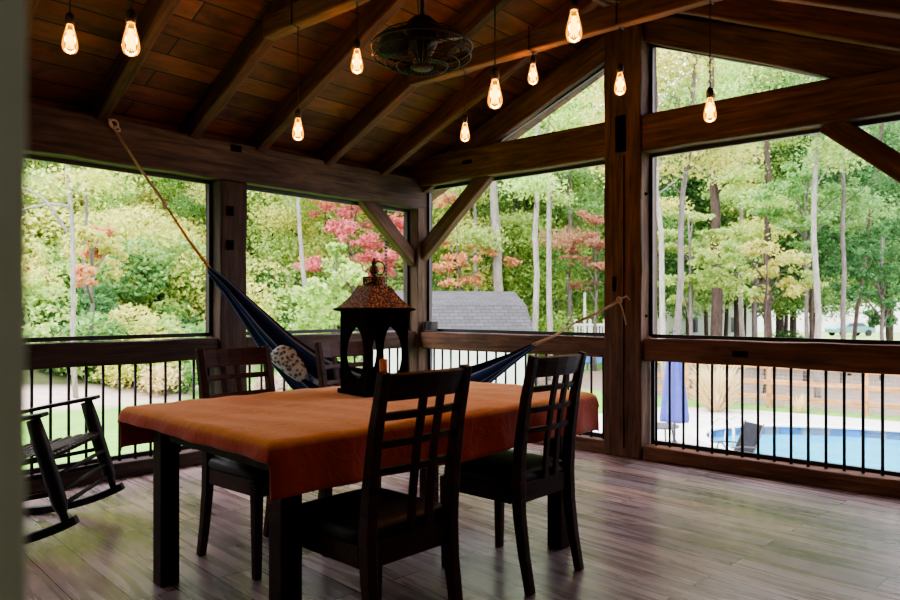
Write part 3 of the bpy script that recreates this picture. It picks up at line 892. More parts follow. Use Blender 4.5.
me.polygons.foreach_set('use_smooth', [True]*len(me.polygons)); me.materials.append(M['terrain'])
g = bpy.data.objects.new('ground', me); C.objects.link(g); tag(g, 'bright green lawn rising to a wooded bank', kind='structure')

# patio with the oval cut out, pool
m = MB(); N = 96; inner, outer = [], []
for i in range(N):
    a = 2*PI*i/N; c, s = math.cos(a), math.sin(a)
    inner.append((PCX+PA*c, PCY+PB*s))
    e = .5; k = 1
    outer.append((PCX - .9 + math.copysign(abs(c)**e, c)*(5.2), PCY - .2 + math.copysign(abs(s)**e, s)*9.2))
m.ring_loft([[(x,y,-1.72) for x,y in inner], [(x,y,-1.5) for x,y in inner], [(x,y,-1.5) for x,y in outer], [(x,y,-1.7) for x,y in outer]], cap=False)
tag(m.build('patio', M['concrete']), 'pale concrete patio round the pool', kind='structure')
pool = empty('swimming_pool', (PCX, PCY, -1.5), label='oval blue swimming pool in the patio beyond the right railing', cat='pool')
el = lambda k, z: [((PA*k)*math.cos(2*PI*i/N), (PB*k)*math.sin(2*PI*i/N), z) for i in range(N)]
m = MB(); m.ring_loft([el(1.0, -1.0), el(1.0, -.0)], cap=False); m.build('liner', M['liner'], pool, smooth=True)
m = MB(); m.ring_loft([el(.985, -.0), el(.985, .03), el(1.04, .03), el(1.04, -.02)], cap=False); m.build('coping', M['white'], pool)
m = MB(); m.poly(el(1.0, -.17)); m.build('water', M['water'], pool)
# pool ladder, floating skimmer
p = at(716, 441, 14.3)
ld = empty('pool_ladder', (p.x, p.y-.25, -1.5), (0,0,math.radians(70)), label='white pool ladder rails at the left end of the pool', cat='ladder')
for s in (-1,1):
    m = MB(); m.tube([(-.3, s*.22, .02), (-.3, s*.22, .35), (-.2, s*.22, .5), (0, s*.22, .55), (.2, s*.22, .42), (.26, s*.22, .1), (.28, s*.22, -.3)], .025, 8); m.build('handrail', M['white'], ld, smooth=True)
for z in (-.08, -.25):
    m = MB(); m.box((.27,0,z), (.1,.42,.03)); m.build('step', M['white'], ld)
p = at(864, 433, 15.9*1.0); zf = -1.67
f_ = (CH-zf)*F/(432.5-HZ); p = at(864, 432.5, f_)
m = MB(); m.lathe([(.02,-.01), (.2,0), (.24,.02), (.2,.045), (.06,.06), (.05,.1), (.01,.11)], 20)
tag(m.build('floating_skimmer', M['rubber'], None, smooth=True, loc=(p.x, p.y, zf)), 'dark round float on the far side of the pool water', 'pool float')

# umbrella, table, lounge chair on the patio
f_ = 13.5; p = at(674.5, 300, f_)
um = empty('patio_umbrella', (p.x, p.y, -1.5), label='closed periwinkle blue patio umbrella beside the centre post', cat='umbrella')
m = MB(); rings = []
for z, r in ((.55,.235), (.62,.245), (.9,.215), (1.3,.17), (1.7,.13), (2.0,.09), (2.15,.05), (2.2,.02)):
    rings.append([(r*(1+.16*math.cos(8*2*PI*k/48))*math.cos(2*PI*k/48), r*(1+.16*math.cos(8*2*PI*k/48))*math.sin(2*PI*k/48), z) for k in range(48)])
m.ring_loft(rings, cap=False); m.build('canopy', M['umbrella'], um, smooth=True, solid=.01)
m = MB(); m.tube([(0,0,.02), (0,0,2.25)], .022, 10); m.build('pole', M['alu'], um, smooth=True)
m = MB(); m.lathe([(.02,2.24), (.03,2.27), (.015,2.31)], 12); m.build('finial', M['alu'], um, smooth=True)
m = MB(); m.lathe([(.25,0), (.25,.05), (.08,.09), (.03,.2)], 24); m.build('base', M['rubber'], um, smooth=True)
p = at(661, 440, 14.2)
pt = empty('patio_table', (p.x, p.y, -1.5), label='low round grey patio table left of the blue umbrella', cat='table')
m = MB(); m.lathe([(.33,.33), (.35,.34), (.35,.36), (.33,.37)], 28); m.build('tabletop', M['alu'], pt, smooth=True)
for k in range(4):
    a = PI/4+k*PI/2; m = MB(); m.tube([(.27*math.cos(a), .27*math.sin(a), 0), (.22*math.cos(a), .22*math.sin(a), .34)], .018, 8); m.build('leg', M['alu'], pt, smooth=True)
p = at(733, 470, 11.6)
lc = empty('lounge_chair', (p.x, p.y, -1.5), (0,0,AZ-PI/2+PI+.25), label='charcoal sling patio chair with reclined back at the pool edge', cat='chair'); lc.scale = (.85,)*3
def sling(name, pts, w, mat):
    m = MB()
    def f(a, b):
        i = a*(len(pts)-1); k = min(int(i), len(pts)-2); t = i-k
        x = pts[k][0]*(1-t)+pts[k+1][0]*t; z = pts[k][1]*(1-t)+pts[k+1][1]*t
        return (x, (b-.5)*w, z)
    m.grid(f, 16, 6); return m.build(name, mat, lc, smooth=True, solid=.012)
sling('seat_sling', [(.32,.38), (.1,.35), (-.2,.33)], .5, M['sling'])
sling('back_sling', [(-.2,.34), (-.34,.62), (-.47,.95)], .5, M['sling'])
for s in (-1,1):
    m = MB(); m.tube([(.34,s*.27,.39), (.1,s*.27,.36), (-.2,s*.27,.34), (-.34,s*.27,.62), (-.48,s*.27,.97)], .016, 8); m.build('side_frame', M['alu'], lc, smooth=True)
    m = MB(); m.tube([(.36,s*.28,0), (.2,s*.28,.3), (.12,s*.28,.56)], .015, 8); m.build('front_leg', M['alu'], lc, smooth=True)
    m = MB(); m.tube([(-.42,s*.28,0), (-.15,s*.28,.3), (.05,s*.28,.55)], .015, 8); m.build('rear_leg', M['alu'], lc, smooth=True)
    m = MB(); m.sweep([(.25,s*.29,.56), (0,s*.29,.57), (-.28,s*.29,.54)], .05, .02); m.build('arm', M['alu'], lc)

# rail fence with wire
XF = 20.6
fe = empty('rail_fence', (XF, 0, -1.55), label='three-rail tan wooden fence with wire mesh beyond the pool', cat='fence')
yq = -4.2; posts = []
while yq < 12.6: posts.append(yq); yq += 2.35
off = at_x(866, XF)[0]; sh = min(((off - q) for q in posts), key=abs); posts = [q+sh for q in posts]
for q in posts:
    m = MB(); m.box((0,0,.62), (.12,.12,1.28)); m.build('fence_post', M['fencewood'], fe, matrix=Matrix.Translation((0,q,.62)) @ Matrix.Rotation(PI/2,4,'Y') @ Matrix.Translation((0,0,-.62)) if False else Matrix.Translation((0,q,0)))
for z in (.3, .72, 1.14):
    for a, b in zip(posts[:-1], posts[1:]):
        beam('fence_rail', (-.03, a, z+rnd.uniform(-.02,.02)), (-.03, b, z+rnd.uniform(-.02,.02)), .05, .13, M['fencewood'], fe, seg=3)
m = MB()
y0, y1 = posts[0], posts[-1]
for k in range(int((y1-y0)/.12)): m.box((.05, y0+k*.12, .62), (.004,.007,1.15))
for k in range(12): m.box((.05, (y0+y1)/2, .06+k*.1), (.004, y1-y0, .007))
m.build('wire_mesh', M['wire'], fe)

# shed
sp = at(447, 300, 25.0)
sd = empty('garden_shed', (sp.x, sp.y, -1.6), (0,0,AZ-PI/2+.30), label='white garden shed with grey gambrel roof beyond the corner post', cat='shed')
HL, HD = 2.5, 1.7
m = MB(); m.box((0,0,1.0), (2*HL-.25, 2*HD-.3, 2.0)); 
for s in (-1,1):
    m.ring_loft([[(s*(HL-.125)+dx, -HD+.15, 2.0), (s*(HL-.125)+dx, HD-.15, 2.0), (s*(HL-.125)+dx, HD*.62, 2.85), (s*(HL-.125)+dx, 0, 3.3), (s*(HL-.125)+dx, -HD*.62, 2.85)] for dx in (-.02,.02)])
m.build('wall', M['white'], sd)
for a, b, nm in (((-HD-.05, 1.95), (-HD*.62, 2.88), 'lower_roof'), ((-HD*.62, 2.88), (0, 3.36), 'upper_roof'), ((HD+.05, 1.95), (HD*.62, 2.88), 'lower_roof'), ((HD*.62, 2.88), (0, 3.36), 'upper_roof')):
    p0, p1 = Vector((0, *a)), Vector((0, *b)); d = p1-p0; L = d.length; ang = math.atan2(d.z, d.y)
    m = MB(); m.box((0, L/2, 0), (2*HL+.1, L+.02, .06)); m.build(nm, M['shingle'], sd, matrix=Matrix.Translation(p0) @ Matrix.Rotation(ang, 4, 'X'))

# houses, deck and car between the trees
def house(u, f, w, d, h, label, rot=0, roofh=1.8, wins=((-.3,1.4),(.25,1.4))):
    p = ground(u, f)
    r = empty('house', p, (0,0,AZ-PI/2+rot), label=label, cat='house')
    m = MB(); m.box((0,0,h/2), (w,d,h)); m.ring_loft([[(s*w/2,-d/2,h), (s*w/2,d/2,h), (s*w/2,0,h+roofh)] for s in (-1,1)]); m.build('wall', M['housewall'], r)
    for s in (-1,1):
        p0 = Vector((0, s*(d/2+.3), h-.1)); p1 = Vector((0,0,h+roofh+.05)); dd = p1-p0
        m = MB(); m.box((0, dd.length/2, 0), (w+.6, dd.length, .12)); m.build('roof', M['houseroof'], r, matrix=Matrix.Translation(p0) @ Matrix.Rotation(math.atan2(dd.z, dd.y), 4, 'X'))
    for wx, wz in wins:
        m = MB(); m.box((wx*w, -d/2-.03, wz), (1.1,.06,1.4)); fr = m.build('window', M['white'], r)
        m = MB(); m.box((wx*w, -d/2-.07, wz), (.9,.02,1.2)); m.build('pane', M['glassdark'], fr)
    return r
house(696, 60, 7, 6, 5.4, 'white house between the trunks beyond the fence, nearest the centre post', .2)
house(800, 86, 17, 8, 5.2, 'long low white house behind the parked car', .1, 1.6, ((-.38,1.5),(-.05,1.5),(.3,1.5)))
house(890, 84, 11, 8, 8.2, 'pale house with brown roof behind the dark green trees at the right', -.2, 2.2)
p = ground(590, 32); 
dk = empty('white_deck', p, (0,0,AZ-PI/2), label='white picketed play deck among the trees left of the centre post', cat='deck')
for x in (-.65, 0, .65):
    m = MB(); m.box((x,0,1.1), (.12,.12,2.3)); m.build('post', M['white'], dk)
m = MB(); m.box((-.25,-.05,1.7), (.1,.1,3.5)); m.build('mast', M['white'], dk)
for z in (1.0, 2.0):
    m = MB(); m.box((0,-.05,z), (1.5,.06,.1)); m.build('rail', M['white'], dk)
for k in range(10):
    m = MB(); m.box((-.63+k*.14,-.05,1.5), (.05,.04,1.0)); m.build('picket', M['white'], dk)
m = MB(); m.box((-.1,-.5,.55), (1.0,.4,.5)); tag(m.build('tarpaulin', M['bluetarp'], None, bevel=.06, loc=p, rot=(0,0,AZ-PI/2)), 'blue tarpaulin bundle in front of the white play deck', 'tarpaulin')
p = ground(850, 70)
cr = empty('parked_car', p, (0,0,AZ-PI/2+.12), label='teal car parked on the grass beyond the trees', cat='car')
m = MB(); W2 = .85
side = [(-2.1,.35), (-2.15,.7), (-1.9,.86), (-1.2,.92), (-.65,1.32), (.75,1.36), (1.35,.98), (2.0,.92), (2.15,.7), (2.1,.35)]
m.ring_loft([[(x, yy, z) for x, z in side] for yy in (-W2, W2)]); m.build('body', M['carpaint'], cr, bevel=.06)
for x in (-1.35, 1.35):
    for s in (-1,1):
        m = MB(); m.lathe([(.1,-.1), (.31,-.1), (.33,-.06), (.33,.06), (.31,.1), (.1,.1)], 20); m.build('wheel', M['rubber'], cr, loc=(x, s*.8, .33), rot=(PI/2,0,0))
for s in (-1,1):
    m = MB(); m.poly([(-1.0,s*.862,.95), (-.58,s*.862,1.25), (.68,s*.862,1.28), (1.1,s*.862,.98)]); m.build('side_window', M['glassdark'], cr)

# ------------------------------------------------------------------ OUTDOORS: plants
def cards(cen, size, col, up=.55):
    """leaf cards: centres (N,3), size (N,), colours (N,3) -> vertices, faces, colours"""
    n_ = len(cen)
    nrm = rng.normal(size=(n_,3)); nrm[:,2] += up*1.5; nrm /= np.linalg.norm(nrm, axis=1)[:,None]
    t = rng.normal(size=(n_,3)); t -= nrm*(t*nrm).sum(1)[:,None]; t /= np.linalg.norm(t, axis=1)[:,None]
    b = np.cross(nrm, t); s = size[:,None]
    v = np.stack([cen - t*s*.6, cen - b*s*.36 + nrm*s*.08, cen + t*s*.6, cen + b*s*.36 + nrm*s*.08], 1).reshape(-1,3)
    return v, np.repeat(col, 4, 0)
def card_mesh(name, v, col):
    n_ = len(v)//4
    me = bpy.data.meshes.new(name)
    me.vertices.add(n_*4); me.vertices.foreach_set('co', v.astype(np.float32).ravel())
    me.loops.add(n_*4); me.loops.foreach_set('vertex_index', np.arange(n_*4, dtype=np.int32))
    me.polygons.add(n_); me.polygons.foreach_set('loop_start', np.arange(0, n_*4, 4, dtype=np.int32)); me.polygons.foreach_set('loop_total', np.full(n_, 4, dtype=np.int32))
    a = me.color_attributes.new('Col', 'FLOAT_COLOR', 'POINT')
    a.data.foreach_set('color', np.concatenate([col, np.ones((len(col),1))], 1).astype(np.float32).ravel())
    me.materials.append(M['leaf']); me.update(); me.validate()
    return me
PAL = dict(yellow=[(.58,.58,.13), (.66,.62,.20), (.48,.55,.13)], lime=[(.37,.53,.13), (.46,.58,.17), (.28,.45,.11)],
           green=[(.18,.36,.10), (.25,.42,.13), (.14,.29,.085)], dark=[(.08,.20,.065), (.11,.25,.08), (.06,.15,.055)],
           red=[(.62,.16,.20), (.70,.24,.28), (.52,.12,.13)], orange=[(.70,.34,.13), (.72,.43,.19), (.58,.28,.14)], rust=[(.50,.22,.14), (.44,.27,.16)],
           straw=[(.62,.50,.24), (.68,.56,.32)], pink=[(.58,.40,.38), (.50,.38,.32)])
def blob(c, rad, n_, pal, size, shell=.55, up=.55):
    """one spray of leaves: an ellipsoid c, rad, denser towards its surface"""
    d = rng.normal(size=(n_,3)); d /= np.linalg.norm(d, axis=1)[:,None]
    k = (shell + (1-shell)*rng.random(n_))**.8
    k *= .85 + .3*rng.random(n_)
    cen = np.array(c) + d*k[:,None]*np.array(rad)
    P = np.array(PAL[pal]); col = P[rng.integers(len(P), size=n_)]*(.8+.4*rng.random((n_,1)))
    return cards(cen, size*(.7+.6*rng.random(n_)), col, up)
def join(parts): return np.concatenate([p[0] for p in parts]), np.concatenate([p[1] for p in parts])

def leafobj(name, parts, parent=None, loc=(0,0,0)):
    v, c = join(parts); o = bpy.data.objects.new(name, card_mesh(name, v, c)); C.objects.link(o); o.parent = parent; o.location = loc
    return o
def trunk_mesh(path, r0, r1, seg=9):
    n_ = len(path); return MB().tube(path, [r0 + (r1-r0)*i/(n_-1) for i in range(n_)], seg)

TREES = [  # foot column, (column,row) of a point higher up, depth, width px, bark, leaf palette(s), first spray height, label
 (76, (68,160), 19, 5, 'bark_pale', ('yellow',), 5.5, 'slim pale trunked tree with yellow leaves nearest the doorway'),
 (89, (83,150), 24, 3.4, 'bark_grey', ('lime',), 6, 'thin grey trunked tree beside the slim pale one'),
 (310, (299,195), 27, 5, 'bark_pale', ('yellow','lime'), 6, 'pale leaning trunk left of the pink maple'),
 (478, (473,185), 31, 4, 'bark_pale', ('lime',), 5, 'thin pale trunk behind the shed roof'),
 (504, (492,175), 29.5, 11, 'bark_pale', ('lime',), 8, 'thick pale trunk rising behind the shed roof'),
 (514, (514,200), 36, 6, 'bark_grey', ('green',), 6, 'grey trunk just right of the thick pale one'),
 (535, (536,120), 26, 6.5, 'bark_pale', ('lime',), 6.5, 'straight pale trunk right of the shed'),
 (548, (551,130), 27, 6, 'bark_pale', ('lime','yellow'), 6.5, 'pale trunk, second to the right of the shed'),
 (569, (571,120), 33, 5.5, 'bark_grey', ('green','rust'), 4, 'dark slim trunk near the white play deck'),
 (668, (657,150), 19.5, 6, 'bark_pale', ('yellow',), 6, 'pale trunk right of the centre post, left of a forked pair'),
 (671, (688,140), 20, 7, 'bark_grey', ('yellow','lime'), 6, 'leaning grey trunk right of the centre post, right of a forked pair'),
 (718, (713,130), 30, 12, 'bark_brown', ('yellow','lime'), 4.2, 'thick dark trunk above the ornamental grass'),
 (741, (741,150), 32, 5, 'bark_pale', ('lime',), 4, 'pale slim trunk between the thick dark trunk and a brown one'),
 (736, (735,190), 37, 6, 'bark_brown', ('green',), 4, 'dark trunk behind the pale slim trunk'),
 (755, (756,150), 34, 5, 'bark_grey', ('lime',), 5, 'grey slim trunk left of the brown trunk'),
 (768, (769,130), 29, 8, 'bark_brown', ('lime','yellow'), 4.4, 'straight brown trunk behind the yellow maple sprays'),
 (779, (780,200), 38, 8, 'bark_brown', ('green',), 4, 'dark trunk behind the straight brown one'),
 (793, (797,240), 37, 5, 'bark_brown', ('green',), 3.4, 'short dark trunk beside the rounded bush'),
 (818, (815,135), 21, 6.5, 'bark_pale', ('lime','green'), 6.5, 'straight white trunk in the right-hand bay'),
 (843, (843,170), 25, 5, 'bark_grey', ('green','dark'), 5.5, 'slim dark trunk in front of the parked car'),
 (849, (868,230), 29, 4, 'bark_brown', ('dark','green'), 4.5, 'leaning dark stem right of the parked car'),
]
for (u0, (u1, v1), f, dpx, bk, pals, h0, lab) in TREES:
    g0 = ground(u0, f); p1 = at(u1, v1, f)
    root = empty('woodland_tree', g0, label=lab, cat='tree', group='trees in the garden wood')
    d = p1 - g0; H = 13.5 if f > 22 else 12
    top = d*(H/d.z); r = dpx*f/F/2*1.05
    rr = random.Random(int(u0*7))
    path = [top*(i/10) + Vector((rr.uniform(-.07,.07), rr.uniform(-.07,.07), 0))*(1 if i else 0) for i in range(11)]
    tm = trunk_mesh(path, r, r*.45)
    parts = []
    nb = 10
    for k in range(nb):
        z = h0 + (H-h0+1.2)*(k+.5)/nb; t = min(1, z/H); b = top*t
        a = rr.uniform(0, 2*PI); L = rr.uniform(.5, 2.4)*(1.1-.5*t)
        e = b + Vector((math.cos(a)*L, math.sin(a)*L, rr.uniform(-.1,.6)))
        tm.tube([b - Vector((0,0,.5)), (b+e)/2 - Vector((0,0,.1)), e], [r*.25, r*.16, r*.08], 5)
        pal = pals[k % len(pals)]
        R = rr.uniform(.8, 1.5)
        parts.append(blob(e, (R, R, R*.38), int(270*R*R)+40, pal, .125, .1))
        if rr.random() < .6:
            q = e + Vector((rr.uniform(-1,1), rr.uniform(-1,1), rr.uniform(.1,.7))); parts.append(blob(q, (R*.8, R*.8, R*.3), int(200*R*R)+30, pal, .12, .1))
    if u0 == 76:
        for pts in ([(69,206),(50,204),(28,208),(10,216)], [(67,232),(50,205),(36,193),(18,186)]):
            tm.tube([at(a, b, f) - g0 for a, b in pts], [r*.75, r*.6, r*.45, r*.3], 6)
    tm.build('trunk', M[bk], root, smooth=True)
    leafobj('crown', parts, root)

def spray_tree(f, sprays, pal, label, name='maple_tree', bk='bark_grey', size=.13, foot=None, dens=160, flat=.4, r0=.09, group=None):
    """a leafy tree given by where its sprays of leaves are seen"""
    us = [s[0] for s in sprays]; fu = foot or sum(us)/len(us)
    g0 = ground(fu, f); root = empty(name, g0, label=label, cat='tree', group=group)
    pts = []; parts = []
    tops = sorted((at(u, v, f + rnd.uniform(-1.2,1.2)) - g0 for u, v, *_ in sprays), key=lambda q: q.z)
    H = tops[-1].z
    tm = trunk_mesh([Vector((0,0,H*i/6)) + Vector((rnd.uniform(-.06,.06), rnd.uniform(-.06,.06), 0)) for i in range(7)], r0, r0*.25)
    for (u, v, rp, *pp) in sprays:
        c = at(u, v, f + rnd.uniform(-1.2,1.2)) - g0; R = rp*f/F*1.15
        tm.tube([Vector((0,0,max(.3, c.z-R-.4))), c*.6 + Vector((0,0,c.z*.35)), c], [r0*.4, r0*.28, r0*.1], 5)
        for q in range(8):           # each spray is a few ragged lobes
            o_ = Vector((rnd.uniform(-.95,.95)*R, rnd.uniform(-.95,.95)*R, rnd.uniform(-.9,.9)*R*flat)); R2 = R*rnd.uniform(.25,.65)
            parts.append(blob(c+o_, (R2, R2, R2*flat*1.1), int(dens*R2*R2*2.6)+30, pp[0] if pp else pal, size, .15))
    tm.build('trunk', M[bk], root, smooth=True); leafobj('crown', parts, root); return root
spray_tree(30, [(345,236,20), (372,250,19), (332,206,22), (362,198,18), (392,228,18), (318,262,14), (352,276,15), (378,275,13), (312,196,14,'orange'), (398,205,15), (330,230,12), (388,258,12), (400,182,13), (350,182,14,'orange')], 'red', 'pink and red leaved maple seen left of the corner post', foot=352, flat=.5, dens=150)
spray_tree(29, [(462,262,14), (444,240,12), (480,250,10), (470,280,10), (452,282,10), (440,268,9), (506,262,8), (450,200,14), (438,185,12)], 'orange', 'orange leaved maple above the shed roof', foot=458)
spray_tree(31, [(590,240,14), (580,262,12), (600,268,11), (596,218,12), (585,285,9), (604,245,9), (572,250,8)], 'rust', 'rust leaved maple above the white play deck', foot=596)
spray_tree(23, [(768,256,24), (792,266,18,'lime'), (742,288,20,'lime'), (776,288,18), (722,276,17,'lime'), (752,270,16), (736,250,14,'lime'), (700,262,13,'lime'), (810,282,12,'lime')], 'yellow', 'bright yellow-green maple with low spreading sprays beyond the fence', foot=766, bk='bark_brown', flat=.5, dens=120, r0=.06)
spray_tree(24, [(690,250,18), (672,280,14), (700,285,16), (694,215,18), (668,235,14), (712,235,14), (684,300,12)], 'lime', 'lime leaved sapling behind the forked pale trunks', foot=690, flat=.3)
spray_tree(27, [(872,270,22), (895,300,20), (885,235,22), (860,240,18), (898,262,18), (880,318,12), (845,262,16), (852,292,14), (830,235,16)], 'dark', 'dark green broadleaf tree at the right edge', foot=882, flat=.5)
spray_tree(26, [(806,220,20), (790,190,22), (822,195,20), (838,215,16), (780,215,16), (812,165,20), (800,250,14), (848,190,18)], 'green', 'mid green tree behind the straight white trunk', foot=806, flat=.45)
spray_tree(18, [(336,332,30), (335,306,25), (336,284,18), (336,266,11), (337,252,6)], 'lime', 'young cone-shaped lime green tree left of the lantern', foot=336, flat=.8, dens=260, r0=.05, size=.14)
spray_tree(21, [(98,262,18,'yellow'), (88,240,12,'yellow'), (112,250,12,'yellow'), (82,276,10), (100,235,9), (92,252,8)], 'orange', 'orange tinged young tree behind the slim pale trunk', foot=92, flat=.7)

# far wood: a few leafy tree builds, copied
def wood_tree(pal1, pal2, seed, low=1.8):
    rr = random.Random(seed); root = empty('forest_tree')
    H = 13; parts = []; tm = trunk_mesh([(rr.uniform(-.1,.1), rr.uniform(-.1,.1), H*i/6) for i in range(7)], .11, .05)
    for k in range(15):
        z = low + (H+.8-low)*k/14; R = 2.5*(1 - .55*abs(z/H - .45))
        a = rr.uniform(0, 2*PI); L = rr.uniform(.3, 1.9)
        c = Vector((math.cos(a)*L, math.sin(a)*L, z))
        tm.tube([(0,0,max(.5, z-1)), c], [.06,.02], 5)
        parts.append(blob(c, (R*.8, R*.8, R*.5), 900, pal1 if rr.random() < .6 else pal2, .165, .2))
    tm.build('trunk', M['bark_brown'], root, smooth=True); leafobj('crown', parts, root); return root
WK = {'green': ('lime','green',1), 'dark': ('green','dark',2), 'yellow': ('yellow','lime',3), 'mixed': ('green','lime',4), 'tall': ('lime','green',5,3.6), 'shade': ('green','dark',6,3.2)}
WL = {'green': 'lime green tree massed in the far wood', 'dark': 'dark green tree massed in the far wood', 'yellow': 'yellow-green tree massed in the far wood', 'mixed': 'mid green tree massed in the far wood', 'tall': 'lime green tree with bare lower trunk in the far wood', 'shade': 'dark green tree with bare lower trunk in the far wood'}
made = {}
def far_tree(u, f, kind, sc=1.0, dz=0):
    if 568 < u < 612 and 33 < f < 42: u = 556
    if 818 < u < 884 and f < 70: u = 812 if u < 850 else 890
    if kind not in made: o = made[kind] = wood_tree(*WK[kind])
    else: o = copy_tree(made[kind])
    g0 = ground(u, f); o.location = g0 + Vector((0,0,dz)); o.rotation_euler = (0,0,rnd.uniform(0,6.28))
    s = sc*rnd.uniform(.85,1.2); o.scale = (s,s,s*rnd.uniform(.9,1.1))
    tag(o, WL[kind], 'tree', kind + ' trees of the far wood')
for u in range(15, 240, 22): far_tree(u+rnd.uniform(-8,8), rnd.uniform(40,46), rnd.choice(['green','dark','mixed','green']), 1.0)
for u in range(20, 230, 34): far_tree(u+rnd.uniform(-8,8), rnd.uniform(30,34), rnd.choice(['yellow','green','mixed']), .62)
for u in range(245, 420, 20): far_tree(u+rnd.uniform(-6,6), rnd.uniform(40,48), rnd.choice(['dark','green','yellow']), 1.0)
for u in range(250, 330, 26): far_tree(u+rnd.uniform(-6,6), rnd.uniform(31,35), rnd.choice(['yellow','green']), .7)
for u in range(425, 640, 17): far_tree(u+rnd.uniform(-6,6), rnd.uniform(42,50), rnd.choice(['dark','mixed','green']), 1.0)
for u in range(430, 620, 30): far_tree(u+rnd.uniform(-6,6), rnd.uniform(34,38), rnd.choice(['green','mixed','yellow']), .9, .4)
for u in (430, 470, 520, 560, 600): far_tree(u, 58, rnd.choice(['dark','green']), 1.35)
for u in range(648, 930, 20): far_tree(u+rnd.uniform(-5,5), rnd.uniform(44,56), rnd.choice(['tall','shade','tall']), rnd.uniform(1.0,1.25))
for u in range(655, 920, 33): far_tree(u+rnd.uniform(-6,6), rnd.uniform(34,40), rnd.choice(['tall','shade']), .95)
for u in range(640, 930, 40): far_tree(u+rnd.uniform(-6,6), rnd.uniform(96,106), rnd.choice(['dark','mixed']), 1.0)

# hillside undergrowth: nobody could count it
parts = []
for k in range(520):
    u = rnd.uniform(-10, 420); f = rnd.uniform(20.5, 44)
    q = ground(u, f)
    if q.y - .25*q.x < 18.9: continue
    zz = rnd.random()
    w_ = .4 + math.sin(u*.045+f*.35) + math.sin(u*.021-f*.5+2) + .9*math.sin(u*.09+f*.2) + rnd.uniform(-.7,.7)
    pal = 'yellow' if w_ > .7 else 'lime' if w_ > -.3 else 'green' if w_ > -1.2 else 'dark'
    if zz > .975: pal = 'orange'
    if 240 < u < 318 and f < 26: pal = rnd.choice(['pink','lime','yellow','pink'])
    R = rnd.uniform(.6, 1.3) if f < 27 else rnd.uniform(.9, 2.4)
    for _ in range(3):
        o_ = (rnd.uniform(-.6,.6)*R, rnd.uniform(-.6,.6)*R, R*rnd.uniform(.3,1.0))
        parts.append(blob((q.x+o_[0], q.y+o_[1], q.z+o_[2]), (R*.6, R*.6, R*.5), int(120*R*R)+40, pal, .17, .75, .7))
h = leafobj('hillside_undergrowth', parts); tag(h, 'tangle of yellow and green undergrowth covering the bank beyond the lawn', 'undergrowth', kind='stuff')

# shrubs
def shrub(u, f, R, pal, label, name='garden_shrub', zk=.8, n_=700, size=.12, group=None):
    g0 = ground(u, f); root = empty(name, g0, label=label, cat='shrub', group=group)
    parts = [blob((rnd.uniform(-.35,.35)*R, rnd.uniform(-.35,.35)*R, R*zk*(.5+.55*rnd.random())), (R*.75, R*.75, R*zk*.6), n_//4, pal, size, .4) for _ in range(5)]
    tm = MB()
    for k in range(5):
        a = k*1.3; tm.tube([(0,0,0), (math.cos(a)*R*.4, math.sin(a)*R*.4, R*zk)], [.03,.01], 5)
    tm.build('stem', M['bark_brown'], root); leafobj('foliage', parts, root); return root
shrub(795, 36, 1.35, 'dark', 'rounded dark green bush beyond the fence', n_=1600, size=.13)
shrub(676, 40, 1.2, 'green', 'green bush in front of the white house', n_=900)
for i, (u, pal) in enumerate([(30,'green'), (52,'straw'), (72,'lime'), (98,'green'), (120,'yellow'), (142,'lime'), (165,'straw'), (186,'green'), (268,'pink'), (300,'lime')]):
    shrub(u, 20.6 + .6*(i % 2), .75, pal, 'low shrub in the bed along the far edge of the lawn', n_=600, group='low shrubs along the lawn edge')
def grass_clump(u, f, R, H, label, n_=260):
    g0 = ground(u, f); V, Cc = [], []
    for k in range(n_):
        a = rnd.uniform(0,6.28); r0 = rnd.uniform(0,.15)*R; b = Vector((math.cos(a)*r0, math.sin(a)*r0, 0)); h = H*rnd.uniform(.25,1)
        e = b + Vector((math.cos(a)*R*rnd.uniform(.1,1), math.sin(a)*R*rnd.uniform(.1,1), h)); m_ = b.lerp(e,.55) + Vector((0,0,h*.15))
        s = Vector((-math.sin(a), math.cos(a), 0))*.009
        V += [b-s, b+s, m_+s, m_-s, m_-s, m_+s, e+s*.5, e-s*.5]; Cc += [PAL['straw'][k % 2]]*8
    o = bpy.data.objects.new('ornamental_grass', card_mesh('ornamental_grass', np.array([tuple(v) for v in V]), np.array(Cc))); C.objects.link(o); o.location = g0
    tag(o, label, 'ornamental grass'); return o
grass_clump(716, 18.6, .85, 1.35, 'tall straw coloured ornamental grass beside the fence', 900)
grass_clump(799, 18.7, .35, .5, 'small tuft of grass by the fence foot', 120)

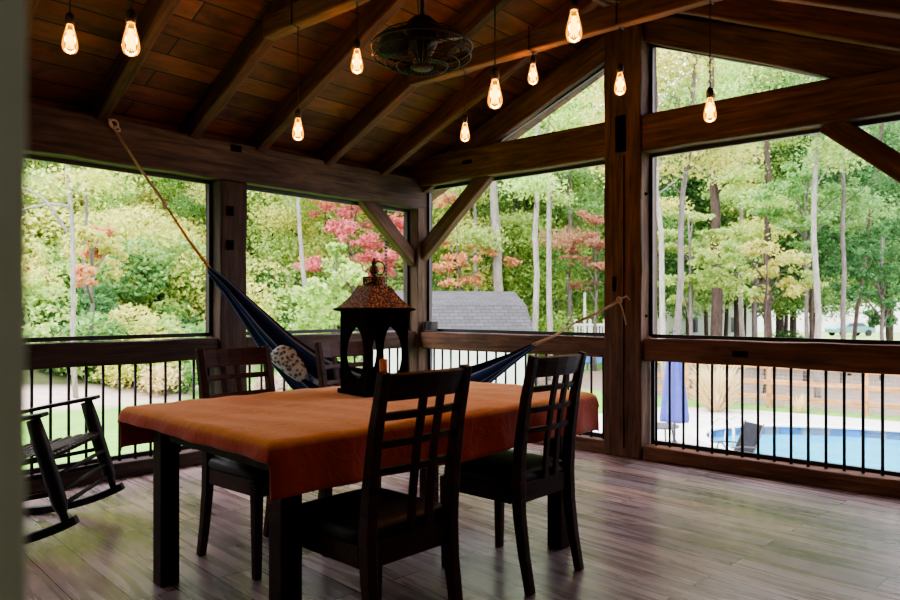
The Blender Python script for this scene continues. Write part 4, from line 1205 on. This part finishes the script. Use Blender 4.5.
# ------------------------------------------------------------------ light
w = bpy.data.worlds.new('overcast'); bpy.context.scene.world = w; w.use_nodes = True
nt = w.node_tree; nt.nodes.clear()
tc = nt.nodes.new('ShaderNodeTexCoord'); sx = nt.nodes.new('ShaderNodeSeparateXYZ'); rp = nt.nodes.new('ShaderNodeValToRGB')
bg = nt.nodes.new('ShaderNodeBackground'); ou = nt.nodes.new('ShaderNodeOutputWorld')
nt.links.new(tc.outputs['Generated'], sx.inputs[0]); nt.links.new(sx.outputs['Z'], rp.inputs[0]); nt.links.new(rp.outputs[0], bg.inputs[0]); nt.links.new(bg.outputs[0], ou.inputs[0])
rp.color_ramp.elements[0].position = 0; rp.color_ramp.elements[0].color = (.80,.87,.96,1)
rp.color_ramp.elements[1].position = .6; rp.color_ramp.elements[1].color = (.92,.97,1.0,1)
bg.inputs[1].default_value = 2.2
sl = bpy.data.lights.new('hazy_sun', 'SUN'); sl.energy = 2.6; sl.angle = math.radians(50); sl.color = (1,.98,.96)
so = bpy.data.objects.new('hazy_sun', sl); C.objects.link(so)
so.rotation_euler = Vector((.42, -.42, -.80)).to_track_quat('-Z', 'Y').to_euler()
rl = bpy.data.lights.new('fill_light', 'AREA'); rl.energy = 4; rl.size = 1.4; rl.color = (1,.86,.7)  # soft fill added in the unseen room, no known lamp there
ro = bpy.data.objects.new('fill_light', rl); C.objects.link(ro); ro.location = (.8,-2.2,2.6)

# ------------------------------------------------------------------ camera
cd_ = bpy.data.cameras.new('camera'); cam = bpy.data.objects.new('camera', cd_); C.objects.link(cam)
cam.location = (0,0,CH); cam.rotation_euler = (PI/2, 0, AZ - PI/2)
cd_.sensor_width = 36; cd_.lens = 36*F/900; cd_.shift_y = 8/900
cd_.clip_start = .02; cd_.clip_end = 400
cd_.dof.use_dof = True; cd_.dof.focus_distance = 4.2; cd_.dof.aperture_fstop = 4.5
sc = bpy.context.scene; sc.camera = cam
sc.view_settings.view_transform = 'AgX'; sc.view_settings.look = 'AgX - Medium High Contrast'
sc.view_settings.exposure = 1.5
sc.view_settings.use_white_balance = True; sc.view_settings.white_balance_temperature = 6500; sc.view_settings.white_balance_tint = 24
sc.cycles.use_denoising = True
sc.cycles.sample_clamp_indirect = 6
sc.cycles.max_bounces = 8; sc.cycles.transparent_max_bounces = 12
